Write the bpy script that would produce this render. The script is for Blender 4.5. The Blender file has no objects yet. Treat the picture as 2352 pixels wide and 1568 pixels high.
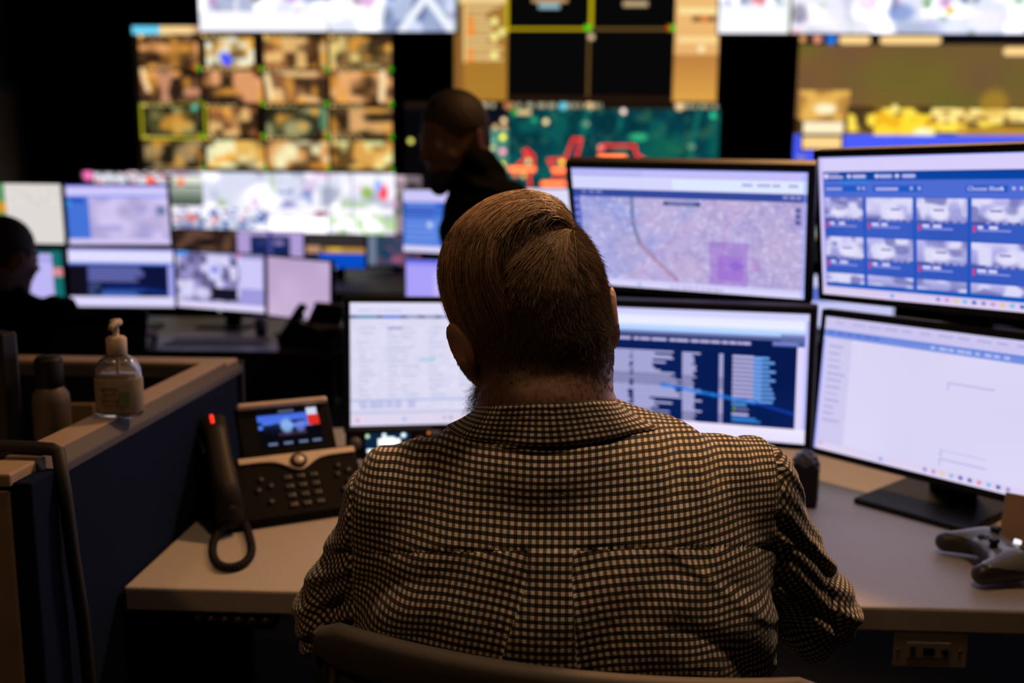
import bpy, bmesh, math, random
import numpy as np
from mathutils import Matrix, Vector

# ------------------------------------------------------------------ camera, world, lights, exposure
SC = bpy.context.scene
COL = SC.collection
random.seed(5)
RNG = np.random.default_rng(5)
F_PX, CX, CY = 2100., 1176., 784.
PITCH = math.atan(334/F_PX); YAW = math.radians(2.35); ROLL = math.radians(.5)
def Rx(a): c, s = math.cos(a), math.sin(a); return np.array([[1, 0, 0], [0, c, -s], [0, s, c]])
def Ry(a): c, s = math.cos(a), math.sin(a); return np.array([[c, 0, s], [0, 1, 0], [-s, 0, c]])
def Rz(a): c, s = math.cos(a), math.sin(a); return np.array([[c, -s, 0], [s, c, 0], [0, 0, 1]])
CR = Rz(YAW) @ Rx(math.pi/2 - PITCH) @ Rz(ROLL)
CP = np.array([0, 0, 1.45])
cam = bpy.data.cameras.new('camera'); camo = bpy.data.objects.new('camera', cam); COL.objects.link(camo)
M4 = np.eye(4); M4[:3, :3] = CR; M4[:3, 3] = CP
camo.matrix_world = Matrix(M4.tolist())
cam.sensor_width = 36; cam.lens = F_PX/2352*36
cam.dof.use_dof = True; cam.dof.focus_distance = .97; cam.dof.aperture_fstop = 3.1
cam.clip_start = .02; cam.clip_end = 60
SC.camera = camo
w = bpy.data.worlds.new('world'); SC.world = w; w.use_nodes = True
w.node_tree.nodes['Background'].inputs[0].default_value = (.34, .33, .36, 1)
w.node_tree.nodes['Background'].inputs[1].default_value = .010
SC.view_settings.view_transform = 'Standard'; SC.view_settings.look = 'None'
SC.view_settings.exposure = 0; SC.view_settings.gamma = 1; SC.view_settings.use_curve_mapping = False
WARM = (1, .50, .20)
CEIL = 4.4
def lamp(loc, power, size, col=WARM, tgt=None, spread=180):
    l = bpy.data.lights.new('ceiling_lamp', 'AREA'); l.energy = power; l.color = col; l.size = size; l.shape = 'DISK'
    l.spread = math.radians(spread)
    o = bpy.data.objects.new('ceiling_lamp', l); COL.objects.link(o); o.location = loc
    d = Vector(tgt if tgt else (loc[0], loc[1], 0)) - Vector(loc)
    o.rotation_euler = d.to_track_quat('-Z', 'Y').to_euler()
LAMPS = [((1.0, 2.9, 3.4), 22, .5, (.05, 1.15, .9), 72), ((.35, 1.02, 3.6), 4.6, .3, (.12, 1.02, 1), 60), ((-1.3, .1, 3.2), 2.5, .3, (-.6, 1.3, 1), 90),
         ((-3.2, 3.2, 3.2), 1.2, .3, (-2, 4, .8), 120)]
for i, L in enumerate(LAMPS): lamp(L[0], L[1], L[2], col=(1, .60, .33) if i == 1 else WARM, tgt=L[3], spread=L[4])

def P(x, y, X=None, Y=None, Z=None, d=None):
    r = CR @ np.array([(x-CX)/F_PX, -(y-CY)/F_PX, -1.])
    if X is not None: t = (X-CP[0])/r[0]
    elif Y is not None: t = (Y-CP[1])/r[1]
    elif Z is not None: t = (Z-CP[2])/r[2]
    else: t = d
    return CP + r*t
def A3(*v): return np.array(v, float)

# ------------------------------------------------------------------ materials
MATS = {}
def mat(name, col, rough=.5, metal=0, var=.08, scale=30, bump=0., emit=None, es=1, spec=.5, sss=0, coat=0, trans=0):
    if name in MATS: return MATS[name]
    m = bpy.data.materials.new(name); m.use_nodes = True; MATS[name] = m
    nt = m.node_tree; b = nt.nodes['Principled BSDF']
    b.inputs['Roughness'].default_value = rough; b.inputs['Metallic'].default_value = metal
    b.inputs['Specular IOR Level'].default_value = spec
    if coat: b.inputs['Coat Weight'].default_value = coat
    if trans: b.inputs['Transmission Weight'].default_value = trans; b.inputs['IOR'].default_value = 1.45
    if sss:
        b.inputs['Subsurface Weight'].default_value = sss; b.inputs['Subsurface Radius'].default_value = (1, .25, .12)
        b.inputs['Subsurface Scale'].default_value = .02
    n = nt.nodes.new('ShaderNodeTexNoise'); n.inputs['Scale'].default_value = scale; n.inputs['Detail'].default_value = 4
    tc = nt.nodes.new('ShaderNodeTexCoord'); nt.links.new(tc.outputs['Object'], n.inputs['Vector'])
    r = nt.nodes.new('ShaderNodeValToRGB')
    r.color_ramp.elements[0].position = .3; r.color_ramp.elements[1].position = .7
    r.color_ramp.elements[0].color = (*[c*(1-var) for c in col], 1); r.color_ramp.elements[1].color = (*[min(1, c*(1+var)) for c in col], 1)
    nt.links.new(n.outputs['Fac'], r.inputs['Fac']); nt.links.new(r.outputs['Color'], b.inputs['Base Color'])
    if bump:
        bp = nt.nodes.new('ShaderNodeBump'); bp.inputs['Strength'].default_value = bump; bp.inputs['Distance'].default_value = .002
        nt.links.new(n.outputs['Fac'], bp.inputs['Height']); nt.links.new(bp.outputs['Normal'], b.inputs['Normal'])
    if emit: b.inputs['Emission Color'].default_value = (*emit, 1); b.inputs['Emission Strength'].default_value = es
    return m
def s2l(c):
    c = np.asarray(c, float)/255; return np.where(c <= .04045, c/12.92, ((c+.055)/1.055)**2.4)
def screen_mat(light=True):
    k = 'lit_display' if light else 'lit_display_small'
    if k in MATS: return MATS[k]
    m = bpy.data.materials.new(k); m.use_nodes = True; MATS[k] = m; nt = m.node_tree
    for n in list(nt.nodes): nt.nodes.remove(n)
    o = nt.nodes.new('ShaderNodeOutputMaterial'); e = nt.nodes.new('ShaderNodeEmission'); a = nt.nodes.new('ShaderNodeAttribute')
    a.attribute_name = 'Col'; nt.links.new(a.outputs['Color'], e.inputs['Color']); nt.links.new(e.outputs[0], o.inputs['Surface'])
    if not light: m.cycles.emission_sampling = 'NONE'
    return m
BLK = mat('black_plastic', (.008, .008, .010), .5, spec=.3)
BLKM = mat('matte_black', (.008, .008, .01), .6)
DESK = mat('desk_laminate', (.46, .43, .40), .42, var=.05, scale=160, bump=.05)
DESKE = mat('desk_edge', (.2, .18, .165), .5)
DARKW = mat('dark_wood', (.06, .042, .03), .4, var=.2)
BLUEF = mat('blue_fabric', (.007, .014, .045), .95, var=.3, scale=600, bump=.3, spec=.05)
CAPM = mat('beige_cap', (.42, .33, .26), .45)
CAPB = mat('blue_grey_cap', (.07, .068, .08), .6)
BEIGE = mat('beige_panel', (.34, .27, .21), .6)
WALLM = mat('charcoal_wall', (.012, .012, .014), .9, var=.2, scale=5)
CARPET = mat('dark_carpet', (.02, .02, .024), .95, var=.4, scale=400, bump=.4)
CEILM = mat('dark_ceiling', (.012, .012, .013), .9)
SILVER = mat('silver_plastic', (.72, .60, .48), .4, metal=.15)
WHITEP = mat('white_plastic', (.55, .48, .40), .45)
GREYP = mat('grey_plastic', (.11, .10, .10), .45)
LED = mat('red_led', (.3, .0, .0), .4, emit=(1, .02, .01), es=1.6)

# ------------------------------------------------------------------ mesh helpers
ORG = {}
def link(name, me, material, parent=None, smooth=False, loc=None):
    o = bpy.data.objects.new(name, me); COL.objects.link(o)
    for m in (material if isinstance(material, (list, tuple)) else [material]): me.materials.append(m)
    base = ORG[parent.name] if parent is not None else np.zeros(3)
    tot = np.asarray(loc, float) if loc is not None else (base if parent is not None else np.zeros(3))
    if parent is not None: o.parent = parent
    o.location = tuple(tot-base)
    n = len(me.vertices)
    if n and np.abs(tot).sum() > 0:
        co = np.empty(n*3, np.float32); me.vertices.foreach_get('co', co)
        co = (co.reshape(-1, 3)-tot.astype(np.float32)).ravel(); me.vertices.foreach_set('co', co)
    if smooth: me.polygons.foreach_set('use_smooth', [True]*len(me.polygons))
    me.update(); ORG[o.name] = tot
    return o
def thing(name, label, cat, loc, group=None):
    o = bpy.data.objects.new(name, None); COL.objects.link(o); o.location = tuple(loc); o.empty_display_size = .05
    ORG[o.name] = np.asarray(loc, float); return tag(o, label, cat, group)
def tag(o, label, cat, group=None):
    o['label'] = label; o['category'] = cat
    if group: o['group'] = group
    return o
def struct(o): o['kind'] = 'structure'; return o
class MB:
    def __init__(s): s.bm = bmesh.new()
    def _x(s, b2, mi=0, smooth=False):
        for f in b2.faces: f.material_index = mi; f.smooth = smooth
        me = bpy.data.meshes.new('tmp'); b2.to_mesh(me); s.bm.from_mesh(me); bpy.data.meshes.remove(me); b2.free()
        return s
    def box(s, c, size, R=None, bev=0, seg=2, mi=0):
        b = bmesh.new(); bmesh.ops.create_cube(b, size=1)
        bmesh.ops.scale(b, vec=Vector(size), verts=b.verts)
        if bev: bmesh.ops.bevel(b, geom=b.edges[:], offset=min(bev, min(size)*.49), segments=seg, affect='EDGES', profile=.5)
        if R is not None: bmesh.ops.rotate(b, matrix=Matrix(np.asarray(R).tolist()), verts=b.verts)
        bmesh.ops.translate(b, vec=Vector(c), verts=b.verts)
        return s._x(b, mi)
    def span(s, x0, x1, y0, y1, z0, z1, bev=0, mi=0):
        return s.box(((x0+x1)/2, (y0+y1)/2, (z0+z1)/2), (abs(x1-x0), abs(y1-y0), abs(z1-z0)), bev=bev, mi=mi)
    def tube(s, pts, r, n=10, mi=0, closed=False, flat=None):
        pts = [np.asarray(p, float) for p in pts]; rs = r if isinstance(r, (list, tuple, np.ndarray)) else [r]*len(pts)
        b = bmesh.new(); rings = []; up = A3(0, 0, 1)
        for i, p in enumerate(pts):
            t = pts[min(i+1, len(pts)-1)]-pts[max(i-1, 0)]; t = t/(np.linalg.norm(t)+1e-9)
            if i == 0:
                a = np.cross(t, up)
                if np.linalg.norm(a) < .1: a = np.cross(t, A3(1, 0, 0))
            else: a = a-t*(a@t)
            a = a/np.linalg.norm(a); c = np.cross(t, a)
            fl = flat if flat else 1
            rings.append([b.verts.new(Vector(p+rs[i]*(math.cos(k*2*math.pi/n)*a+fl*math.sin(k*2*math.pi/n)*c))) for k in range(n)])
        for i in range(len(rings)-1):
            for k in range(n): b.faces.new((rings[i][k], rings[i][(k+1) % n], rings[i+1][(k+1) % n], rings[i+1][k]))
        b.faces.new(rings[0][::-1]); b.faces.new(rings[-1])
        bmesh.ops.recalc_face_normals(b, faces=b.faces)
        return s._x(b, mi, True)
    def cyl(s, a, b_, r0, r1=None, n=24, mi=0): return s.tube([a, b_], [r0, r1 if r1 is not None else r0], n, mi)
    def lathe(s, prof, c, n=28, mi=0, sx=1, sy=1, R=None):
        b = bmesh.new(); rings = []
        for (r, z) in prof:
            ring = []
            for k in range(n):
                v = A3(r*math.cos(2*math.pi*k/n)*sx, r*math.sin(2*math.pi*k/n)*sy, z)
                if R is not None: v = R@v
                ring.append(b.verts.new(Vector(v+np.asarray(c))))
            rings.append(ring)
        for i in range(len(rings)-1):
            for k in range(n): b.faces.new((rings[i][k], rings[i][(k+1) % n], rings[i+1][(k+1) % n], rings[i+1][k]))
        b.faces.new(rings[0][::-1]); b.faces.new(rings[-1])
        bmesh.ops.recalc_face_normals(b, faces=b.faces)
        return s._x(b, mi, True)
    def prism(s, poly, o, ex, ey, ez, t, bev=0, mi=0):
        # polygon in (ex,ey) plane from origin o, thickness t along ez
        b = bmesh.new(); o = np.asarray(o, float)
        v0 = [b.verts.new(Vector(o+ex*x+ey*y)) for x, y in poly]; v1 = [b.verts.new(Vector(o+ex*x+ey*y+ez*t)) for x, y in poly]
        n = len(poly); b.faces.new(v0); b.faces.new(v1[::-1])
        for i in range(n): b.faces.new((v0[i], v1[i], v1[(i+1) % n], v0[(i+1) % n]))
        bmesh.ops.recalc_face_normals(b, faces=b.faces)
        if bev: bmesh.ops.bevel(b, geom=b.edges[:], offset=bev, segments=2, affect='EDGES', profile=.5)
        return s._x(b, mi)
    def build(s, name, m, parent=None, loc=None):
        me = bpy.data.meshes.new(name); s.bm.to_mesh(me); s.bm.free(); return link(name, me, m, parent, loc=loc)
def np_mesh(name, V, Fc, m, parent=None, smooth=True, loc=None, cols=None):
    me = bpy.data.meshes.new(name); V = np.asarray(V, np.float32); Fc = np.asarray(Fc, np.int32)
    k = Fc.shape[1]; me.vertices.add(len(V)); me.vertices.foreach_set('co', V.ravel())
    me.loops.add(Fc.size); me.loops.foreach_set('vertex_index', Fc.ravel())
    me.polygons.add(len(Fc)); me.polygons.foreach_set('loop_start', np.arange(0, Fc.size, k, dtype=np.int32))
    try: me.polygons.foreach_set('loop_total', np.full(len(Fc), k, np.int32))
    except Exception: pass
    me.update(calc_edges=True)
    if cols is not None:
        a = me.color_attributes.new('Col', 'FLOAT_COLOR', 'POINT'); c = np.ones((len(V), 4), np.float32); c[:, :3] = cols
        a.data.foreach_set('color', c.ravel())
    return link(name, me, m, parent, smooth, loc)

# ------------------------------------------------------------------ painted display content
def vnoise(h, w_, sy, sx, rng):
    g = rng.random((sy+2, sx+2)); ys = np.linspace(0, sy, h); xs = np.linspace(0, sx, w_)
    yi = ys.astype(int); xi = xs.astype(int); fy = (ys-yi)[:, None]; fx = (xs-xi)[None]; fy = fy*fy*(3-2*fy); fx = fx*fx*(3-2*fx)
    return (g[yi][:, xi]*(1-fy)*(1-fx)+g[yi+1][:, xi]*fy*(1-fx)+g[yi][:, xi+1]*(1-fy)*fx+g[yi+1][:, xi+1]*fy*fx)
class Cv:
    def __init__(s, w_, h, bg): s.w, s.h = w_, h; s.a = np.ones((h, w_, 3))*np.array(bg, float); s.rng = np.random.default_rng(w_*7+h); s.x = (np.arange(w_)+.5)/w_; s.y = (np.arange(h)+.5)/h
    def sl(s, x0, y0, x1, y1): return slice(max(0, int(round(y0*s.h))), max(0, int(round(y1*s.h)))), slice(max(0, int(round(x0*s.w))), max(0, int(round(x1*s.w))))
    def rect(s, x0, y0, x1, y1, c, a=1): q = s.sl(x0, y0, x1, y1); s.a[q] = s.a[q]*(1-a)+np.array(c, float)*a; return s
    def vgrad(s, x0, y0, x1, y1, c0, c1):
        q = s.sl(x0, y0, x1, y1); n = s.a[q].shape[0]; t = np.linspace(0, 1, n)[:, None, None]
        s.a[q] = np.array(c0, float)*(1-t)+np.array(c1, float)*t; return s
    def disc(s, cx, cy, rx, ry, c, a=1, soft=.3):
        d = np.sqrt(((s.x[None]-cx)/rx)**2+((s.y[:, None]-cy)/ry)**2); m = (np.clip((1+soft-d)/(2*soft), 0, 1)*a)[..., None]
        s.a = s.a*(1-m)+np.array(c, float)*m; return s
    def line(s, pts, r, c, a=1):
        asp = s.w/s.h
        for (x0, y0), (x1, y1) in zip(pts, pts[1:]):
            dx, dy = (x1-x0)*asp, y1-y0; L = dx*dx+dy*dy+1e-12
            px, py = (s.x[None]-x0)*asp, s.y[:, None]-y0; t = np.clip((px*dx+py*dy)/L, 0, 1)
            d = np.hypot(px-t*dx, py-t*dy); m = (np.clip((r-d)*s.h+.5, 0, 1)*a)[..., None]; s.a = s.a*(1-m)+np.array(c, float)*m
        return s
    def noise(s, x0, y0, x1, y1, n, amp, col=(1, 1, 1)):
        q = s.sl(x0, y0, x1, y1); h, w_ = s.a[q].shape[:2]
        if h < 2 or w_ < 2: return s
        v = (vnoise(h, w_, max(2, int(n*h/w_)), n, s.rng)-.5)*2*amp; s.a[q] += v[..., None]*np.array(col); return s
    def mix(s, x0, y0, x1, y1, n, c, th=.5, a=1, soft=.15):
        q = s.sl(x0, y0, x1, y1); h, w_ = s.a[q].shape[:2]
        if h < 2 or w_ < 2: return s
        v = vnoise(h, w_, max(2, int(n*h/w_)+1), n, s.rng); m = (np.clip((v-th)/soft+.5, 0, 1)*a)[..., None]
        s.a[q] = s.a[q]*(1-m)+np.array(c, float)*m; return s
    def rows(s, x0, y0, x1, y1, n, c, fill=.5, lo=.3, hi=1, a=1):
        for i in range(n):
            y = y0+(y1-y0)*i/n; L = (x1-x0)*s.rng.uniform(lo, hi); s.rect(x0, y, x0+L, y+(y1-y0)/n*fill, c, a)
        return s
    def words(s, x0, y0, x1, y1, c, n=6, a=1):
        x = x0
        for i in range(n):
            L = (x1-x0)/n*s.rng.uniform(.5, .85); s.rect(x, y0, x+L, y1, c, a); x += (x1-x0)/n
        return s
def display(name, cv, corners, parent, light=True, gain=1.):
    # corners: TL, TR, BR, BL in world space
    TL, TR, BR, BL = [np.asarray(c, float) for c in corners]; h, w_ = cv.a.shape[:2]
    u = np.linspace(0, 1, w_)[None, :, None]; v = np.linspace(0, 1, h)[:, None, None]
    V = (TL*(1-u)+TR*u)*(1-v)+(BL*(1-u)+BR*u)*v
    i = (np.arange(h-1)[:, None]*w_+np.arange(w_-1)[None]).ravel(); Fc = np.stack([i, i+w_, i+w_+1, i+1], 1)
    return np_mesh(name, V.reshape(-1, 3), Fc, screen_mat(light), parent, False, cols=(s2l(np.clip(cv.a, 0, 400))*gain).reshape(-1, 3))

# ------------------------------------------------------------------ implicit surfaces for bodies and cloth
class Vol:
    def __init__(s, lo, hi, h):
        s.lo = np.asarray(lo, float); s.h = h; s.n = np.ceil((np.asarray(hi)-s.lo)/h).astype(int)+1; s.F = np.full(s.n, 1., np.float32)
    def block(s, lo, hi):
        i0 = np.clip(((lo-s.lo)/s.h).astype(int), 0, s.n); i1 = np.clip(np.ceil((hi-s.lo)/s.h).astype(int)+1, 0, s.n)
        sl = tuple(slice(a, b) for a, b in zip(i0, i1))
        X, Y, Z = np.meshgrid(*[(s.lo[k]+np.arange(i0[k], i1[k])*s.h).astype(np.float32) for k in range(3)], indexing='ij')
        return sl, X, Y, Z
    def put(s, sl, d, k, sub=False):
        f = s.F[sl]
        if sub:
            h = np.clip(.5-.5*(f+d)/k, 0, 1); s.F[sl] = f*(1-h)-d*h+k*h*(1-h)
        else:
            h = np.clip(.5+.5*(f-d)/k, 0, 1); s.F[sl] = f*(1-h)+d*h-k*h*(1-h)
    def cap(s, a, b, ra, rb=None, k=.015, sub=False):
        a, b = np.asarray(a, float), np.asarray(b, float); rb = ra if rb is None else rb; pad = max(ra, rb)+k*2+.02
        sl, X, Y, Z = s.block(np.minimum(a, b)-pad, np.maximum(a, b)+pad)
        if X.size == 0: return
        d = b-a; L = d@d+1e-12; t = np.clip(((X-a[0])*d[0]+(Y-a[1])*d[1]+(Z-a[2])*d[2])/L, 0, 1)
        s.put(sl, np.sqrt((X-a[0]-t*d[0])**2+(Y-a[1]-t*d[1])**2+(Z-a[2]-t*d[2])**2)-(ra+(rb-ra)*t), k, sub)
    def ell(s, c, r, R=None, k=.015, sub=False):
        c = np.asarray(c, float); r = np.asarray(r if np.ndim(r) else [r]*3, float); pad = r.max()+k*2+.02
        sl, X, Y, Z = s.block(c-pad, c+pad)
        if X.size == 0: return
        q = [X-c[0], Y-c[1], Z-c[2]]
        if R is not None: q = [q[0]*R[0, i]+q[1]*R[1, i]+q[2]*R[2, i] for i in range(3)]
        k0 = np.sqrt(sum((q[i]/r[i])**2 for i in range(3)))+1e-6; k1 = np.sqrt(sum((q[i]/r[i]**2)**2 for i in range(3)))+1e-6
        s.put(sl, k0*(k0-1)/k1, k, sub)
    def grid(s): return np.meshgrid(*[(s.lo[k]+np.arange(s.n[k])*s.h).astype(np.float32) for k in range(3)], indexing='ij')
    def mesh(s):
        Fv = s.F; S = Fv < 0; c = [(i, j, k) for i in (0, 1) for j in (0, 1) for k in (0, 1)]
        def sh(A, o): return A[o[0]:A.shape[0]-1+o[0], o[1]:A.shape[1]-1+o[1], o[2]:A.shape[2]-1+o[2]]
        cnt = sum(sh(S, o).astype(np.int8) for o in c); act = (cnt > 0) & (cnt < 8)
        idx = np.argwhere(act); ids = np.full(act.shape, -1, np.int64); ids[act] = np.arange(len(idx))
        pos = np.zeros((len(idx), 3)); num = np.zeros(len(idx)); vals = {o: Fv[idx[:, 0]+o[0], idx[:, 1]+o[1], idx[:, 2]+o[2]].astype(float) for o in c}
        for o in c:
            for ax in range(3):
                if o[ax] == 0:
                    o2 = list(o); o2[ax] = 1; o2 = tuple(o2); f0, f1 = vals[o], vals[o2]; m = (f0 < 0) != (f1 < 0)
                    t = np.where(m, f0/np.where(m, f0-f1, 1), 0); p = np.tile(np.array(o, float), (len(idx), 1)); p[:, ax] += t
                    pos += p*m[:, None]; num += m
        pos = s.lo+(idx+pos/num[:, None])*s.h
        Fs = []
        for ax in range(3):
            a = [slice(None)]*3; b = [slice(None)]*3; a[ax] = slice(0, -1); b[ax] = slice(1, None)
            s0, s1 = S[tuple(a)], S[tuple(b)]; e = np.argwhere(s0 != s1); u, v = (ax+1) % 3, (ax+2) % 3
            e = e[(e[:, u] > 0) & (e[:, v] > 0) & (e[:, u] < s.n[u]-1) & (e[:, v] < s.n[v]-1)]
            def q(du, dv):
                t = e.copy(); t[:, u] -= du; t[:, v] -= dv; return ids[t[:, 0], t[:, 1], t[:, 2]]
            f = np.stack([q(1, 1), q(0, 1), q(0, 0), q(1, 0)], 1); flip = ~s0[e[:, 0], e[:, 1], e[:, 2]]
            f[flip] = f[flip][:, ::-1]; Fs.append(f)
        return pos, np.concatenate(Fs)
def headframe(yaw, pitch, roll):  # yaw>0 turns left, pitch>0 looks down, roll>0 leans to the left; columns right, forward, up
    return Rz(math.radians(yaw)) @ Rx(-math.radians(pitch)) @ Ry(-math.radians(roll))
def head(v, o, R, s=1., ears=True, detail=True):
    W = lambda x, y, z: o+R@(A3(x, y, z)*s)
    v.ell(W(0, -.012, .032), A3(.078, .096, .092)*s, R, .02)
    v.ell(W(0, -.035, -.03), A3(.066, .066, .07)*s, R, .03)
    v.ell(W(0, .035, -.035), A3(.060, .058, .078)*s, R, .03)
    v.ell(W(0, .045, -.085), A3(.048, .044, .032)*s, R, .025)
    v.ell(W(0, .083, -.1), A3(.02, .016, .016)*s, R, .015)
    for q in (-1, 1):
        v.cap(W(.012*q, .092, .02), W(.042*q, .078, .02), .009*s, .008*s, .012)
        v.ell(W(.036*q, .068, -.032), .02*s, R, .02)
        v.ell(W(.031*q, .094, -.001), .0115*s, R, .006, True)
    v.cap(W(0, .092, .008), W(0, .116, -.028), .007*s, .011*s, .012)
    for q in (-1, 1): v.ell(W(.011*q, .106, -.033), .0065*s, R, .006)
    v.ell(W(0, .096, -.059), A3(.022, .008, .005)*s, R, .004); v.ell(W(0, .094, -.067), A3(.02, .008, .006)*s, R, .004)
    v.ell(W(0, .106, -.063), A3(.024, .006, .0012)*s, R, .002, True)
    if ears:
        for q in (-1, 1):
            Re = R @ Rz(math.radians(-24*q)) @ Ry(math.radians(8*q)) @ Rx(math.radians(-12))
            c = W(.086*q, -.018, -.008)
            v.ell(c, A3(.0075, .019, .031)*s, Re, .006); v.ell(c+Re@A3(-.002*q, .004, -.026)*s, A3(.006, .010, .012)*s, Re, .005)
            v.ell(c+Re@A3(.006*q, .004, .004)*s, A3(.005, .011, .019)*s, Re, .004, True)
def hand(v, w0, d, nrm, side, s=1., curl=.35):
    # w0 wrist, d finger direction, nrm back-of-hand normal, side +1 right / -1 left
    d = d/np.linalg.norm(d); nrm = nrm-d*(nrm@d); nrm /= np.linalg.norm(nrm); r = np.cross(d, nrm)  # r points to the hand's right seen from its back
    v.ell(w0+d*.048*s, A3(.04, .048, .015)*s, np.stack([r, d, nrm], 1), .01)
    for i, (off, L) in enumerate([(-.031, .074), (-.0105, .083), (.0105, .077), (.03, .062)]):
        off *= side; p = w0+d*.088*s+r*off*s-d*abs(off)*.25*s; ang = 0
        for j, (f, ra) in enumerate([(.45, .0088), (.3, .008), (.25, .0072)]):
            ang += curl*(1+.25*i*.5); q = p+(d*math.cos(ang)-nrm*math.sin(ang)+r*off*1.5*(j == 0))*L*f*s
            v.cap(p, q, ra*s, ra*.92*s, .003); p = q
    th = -side*r; tb = w0+d*.022*s+th*.028*s; t1 = tb+(d*.62+th*.7-nrm*.25)*.036*s; t2 = t1+(d*.9+th*.25-nrm*.3)*.03*s
    v.cap(w0+d*.015*s, tb, .015*s, .013*s, .01); v.cap(tb, t1, .012*s, .0098*s, .004); v.cap(t1, t2, .0096*s, .008*s, .004)

def skin_mat(name, col):
    m = mat(name, col, .5, var=.12, scale=60, sss=.25, bump=.02); return m

# ------------------------------------------------------------------ the room
struct(MB().span(-5.6, 5.6, -2.6, 9.7, -.05, 0).build('floor', CARPET))
struct(MB().span(-5.6, 5.6, -2.6, 9.7, CEIL, CEIL+.05).build('ceiling', CEILM))
struct(MB().span(-5.6, 5.6, 9.6, 9.7, 0, CEIL).build('wall_back', WALLM))
struct(MB().span(-5.6, 5.6, -2.6, -2.5, 0, CEIL).build('wall_front', WALLM))
struct(MB().span(-5.6, -5.5, -2.5, 9.6, 0, CEIL).build('wall_left', WALLM))
struct(MB().span(5.5, 5.6, -2.5, 9.6, 0, CEIL).build('wall_right', WALLM))
dm = mat('brown_door', (.11, .075, .045), .5, var=.2)
struct(MB().span(-5.5, -5.44, 8.3, 9.32, .0, 2.42, bev=.008).build('door_1', dm))
b = MB(); b.span(-5.5, -5.42, 8.2, 8.3, 0, 2.5); b.span(-5.5, -5.42, 9.32, 9.42, 0, 2.5); b.span(-5.5, -5.42, 8.2, 9.42, 2.42, 2.52)
struct(b.build('trim_1', mat('door_frame', (.03, .03, .035), .6)))
b = MB()
b.span(-5.5, 5.5, 9.58, 9.6, 0, .12); struct(b.build('baseboard_back', BLKM))
# a lamp fixture round each light source
for L in LAMPS:
    x, y, z = L[0]; t = thing('pendant_lamp', 'x', 'lamp', (x, y, z+.06)); t.name = 'pendant_lamp'
    t['label'] = {0: 'round black ceiling pendant lamp hanging above the middle monitors', 1: 'round black ceiling pendant lamp hanging above the seated person', 2: 'round black ceiling pendant lamp above the blue partition', 3: 'round black ceiling pendant lamp above the rear left desk'}[LAMPS.index(L)]
    r = L[2]/2+.03
    ORG[t.name] = A3(x, y, z+.06)
    MB().lathe([(r, .0), (r+.01, .0), (r+.01, .12), (.02, .17), (.02, .16), (r, .11)], (x, y, z-.0), 32).build('lamp_shade', BLKM, t)
    MB().cyl((x, y, z+.17), (x, y, CEIL), .008, n=8).build('rod', BLKM, t)

# ------------------------------------------------------------------ wall displays
def wall_display(label, x0, y0, x1, y1, cv, Yd=9.45, gain=1., ytop=None, frame=True, group=None, px=None):
    a, b_, c, d = P(x0, y0, Y=Yd), P(x1, y0, Y=Yd), P(x1, y1, Y=Yd), P(x0, y1, Y=Yd)
    X0, X1 = (a[0]+d[0])/2, (b_[0]+c[0])/2; Z1, Z0 = (a[2]+b_[2])/2, (c[2]+d[2])/2
    if ytop: Z1 = ytop
    t = thing('wall_display', label, 'display', ((X0+X1)/2, Yd+.06, Z0), group)
    MB().span(X0-.015, X1+.015, Yd+.004, 9.6-.0, Z0-.015, Z1+.015, bev=.006).build('housing', BLKM, t)
    display('screen', cv, [(X0, Yd, Z1), (X1, Yd, Z1), (X1, Yd, Z0), (X0, Yd, Z0)], t, False, gain)
    return (X0, X1, Z0, Z1)
# W2: grid of warm camera pictures
cv = Cv(240, 136, (20, 14, 10)); fx = lambda x: (x-312)/591; fy = lambda y: (y-60)/332
cv.rect(0, 0, fx(375), fy(80), (110, 215, 250)); cv.rect(fx(375), 0, fx(450), fy(80), (255, 215, 150)); cv.rect(fx(450), 0, 1, fy(76), (215, 175, 130))
cx_ = [(328, 462), (472, 605), (612, 752), (760, 898)]; cy_ = [(88, 155), (163, 233), (246, 308), (320, 385)]
pal = [[(120, 80, 45), (235, 190, 110), (150, 95, 55), (140, 105, 60)], [(105, 70, 50), (120, 80, 50), (140, 95, 60), (125, 85, 50)],
       [(75, 72, 40), (150, 95, 55), (80, 78, 50), (115, 85, 50)], [(80, 65, 40), (235, 185, 95), (225, 160, 95), (225, 165, 80)]]
for j, (ya, yb) in enumerate(cy_):
    for i, (xa, xb) in enumerate(cx_):
        q = (fx(xa), fy(ya), fx(xb), fy(yb)); c = np.array(pal[j][i], float)
        if i == 1 and j in (0, 2): q = (fx(xa+8), q[1], fx(xb-16), q[3])
        cv.rect(*q, c); cv.mix(*q, 4, c*.35, .5, .85, .3); cv.mix(*q, 5, np.minimum(c*1.9+25, 255), .6, .85, .25); cv.mix(*q, 5, (250, 170, 60), .75, .7, .2)
        cv.rect(fx(xa), fy(ya-9), fx(xa+8), fy(ya-2), (255, 215, 130)); cv.words(fx(xa+12), fy(ya-8), fx(xa+75), fy(ya-3), (190, 165, 110), 4)
        cv.disc(fx(xb-8), fy(yb+2), .008, .014, (230, 60, 20)); cv.disc(fx(xb-1), fy(yb+2), .010, .017, (20, 190, 20))
cv.disc(fx(527), fy(138), .02, .04, (70, 80, 255)); cv.disc(fx(520), fy(130), .016, .03, (80, 90, 255))
for xx in (321, 470): cv.rect(fx(xx), fy(236), fx(xx+5), fy(318), (170, 170, 20))
cv.rect(fx(321), fy(313), fx(474), fy(319), (190, 180, 30)); cv.rect(fx(321), fy(233), fx(474), fy(238), (120, 110, 30))
cv.disc(fx(622), fy(165), .008, .0, (255, 230, 190)) if False else None
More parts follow.
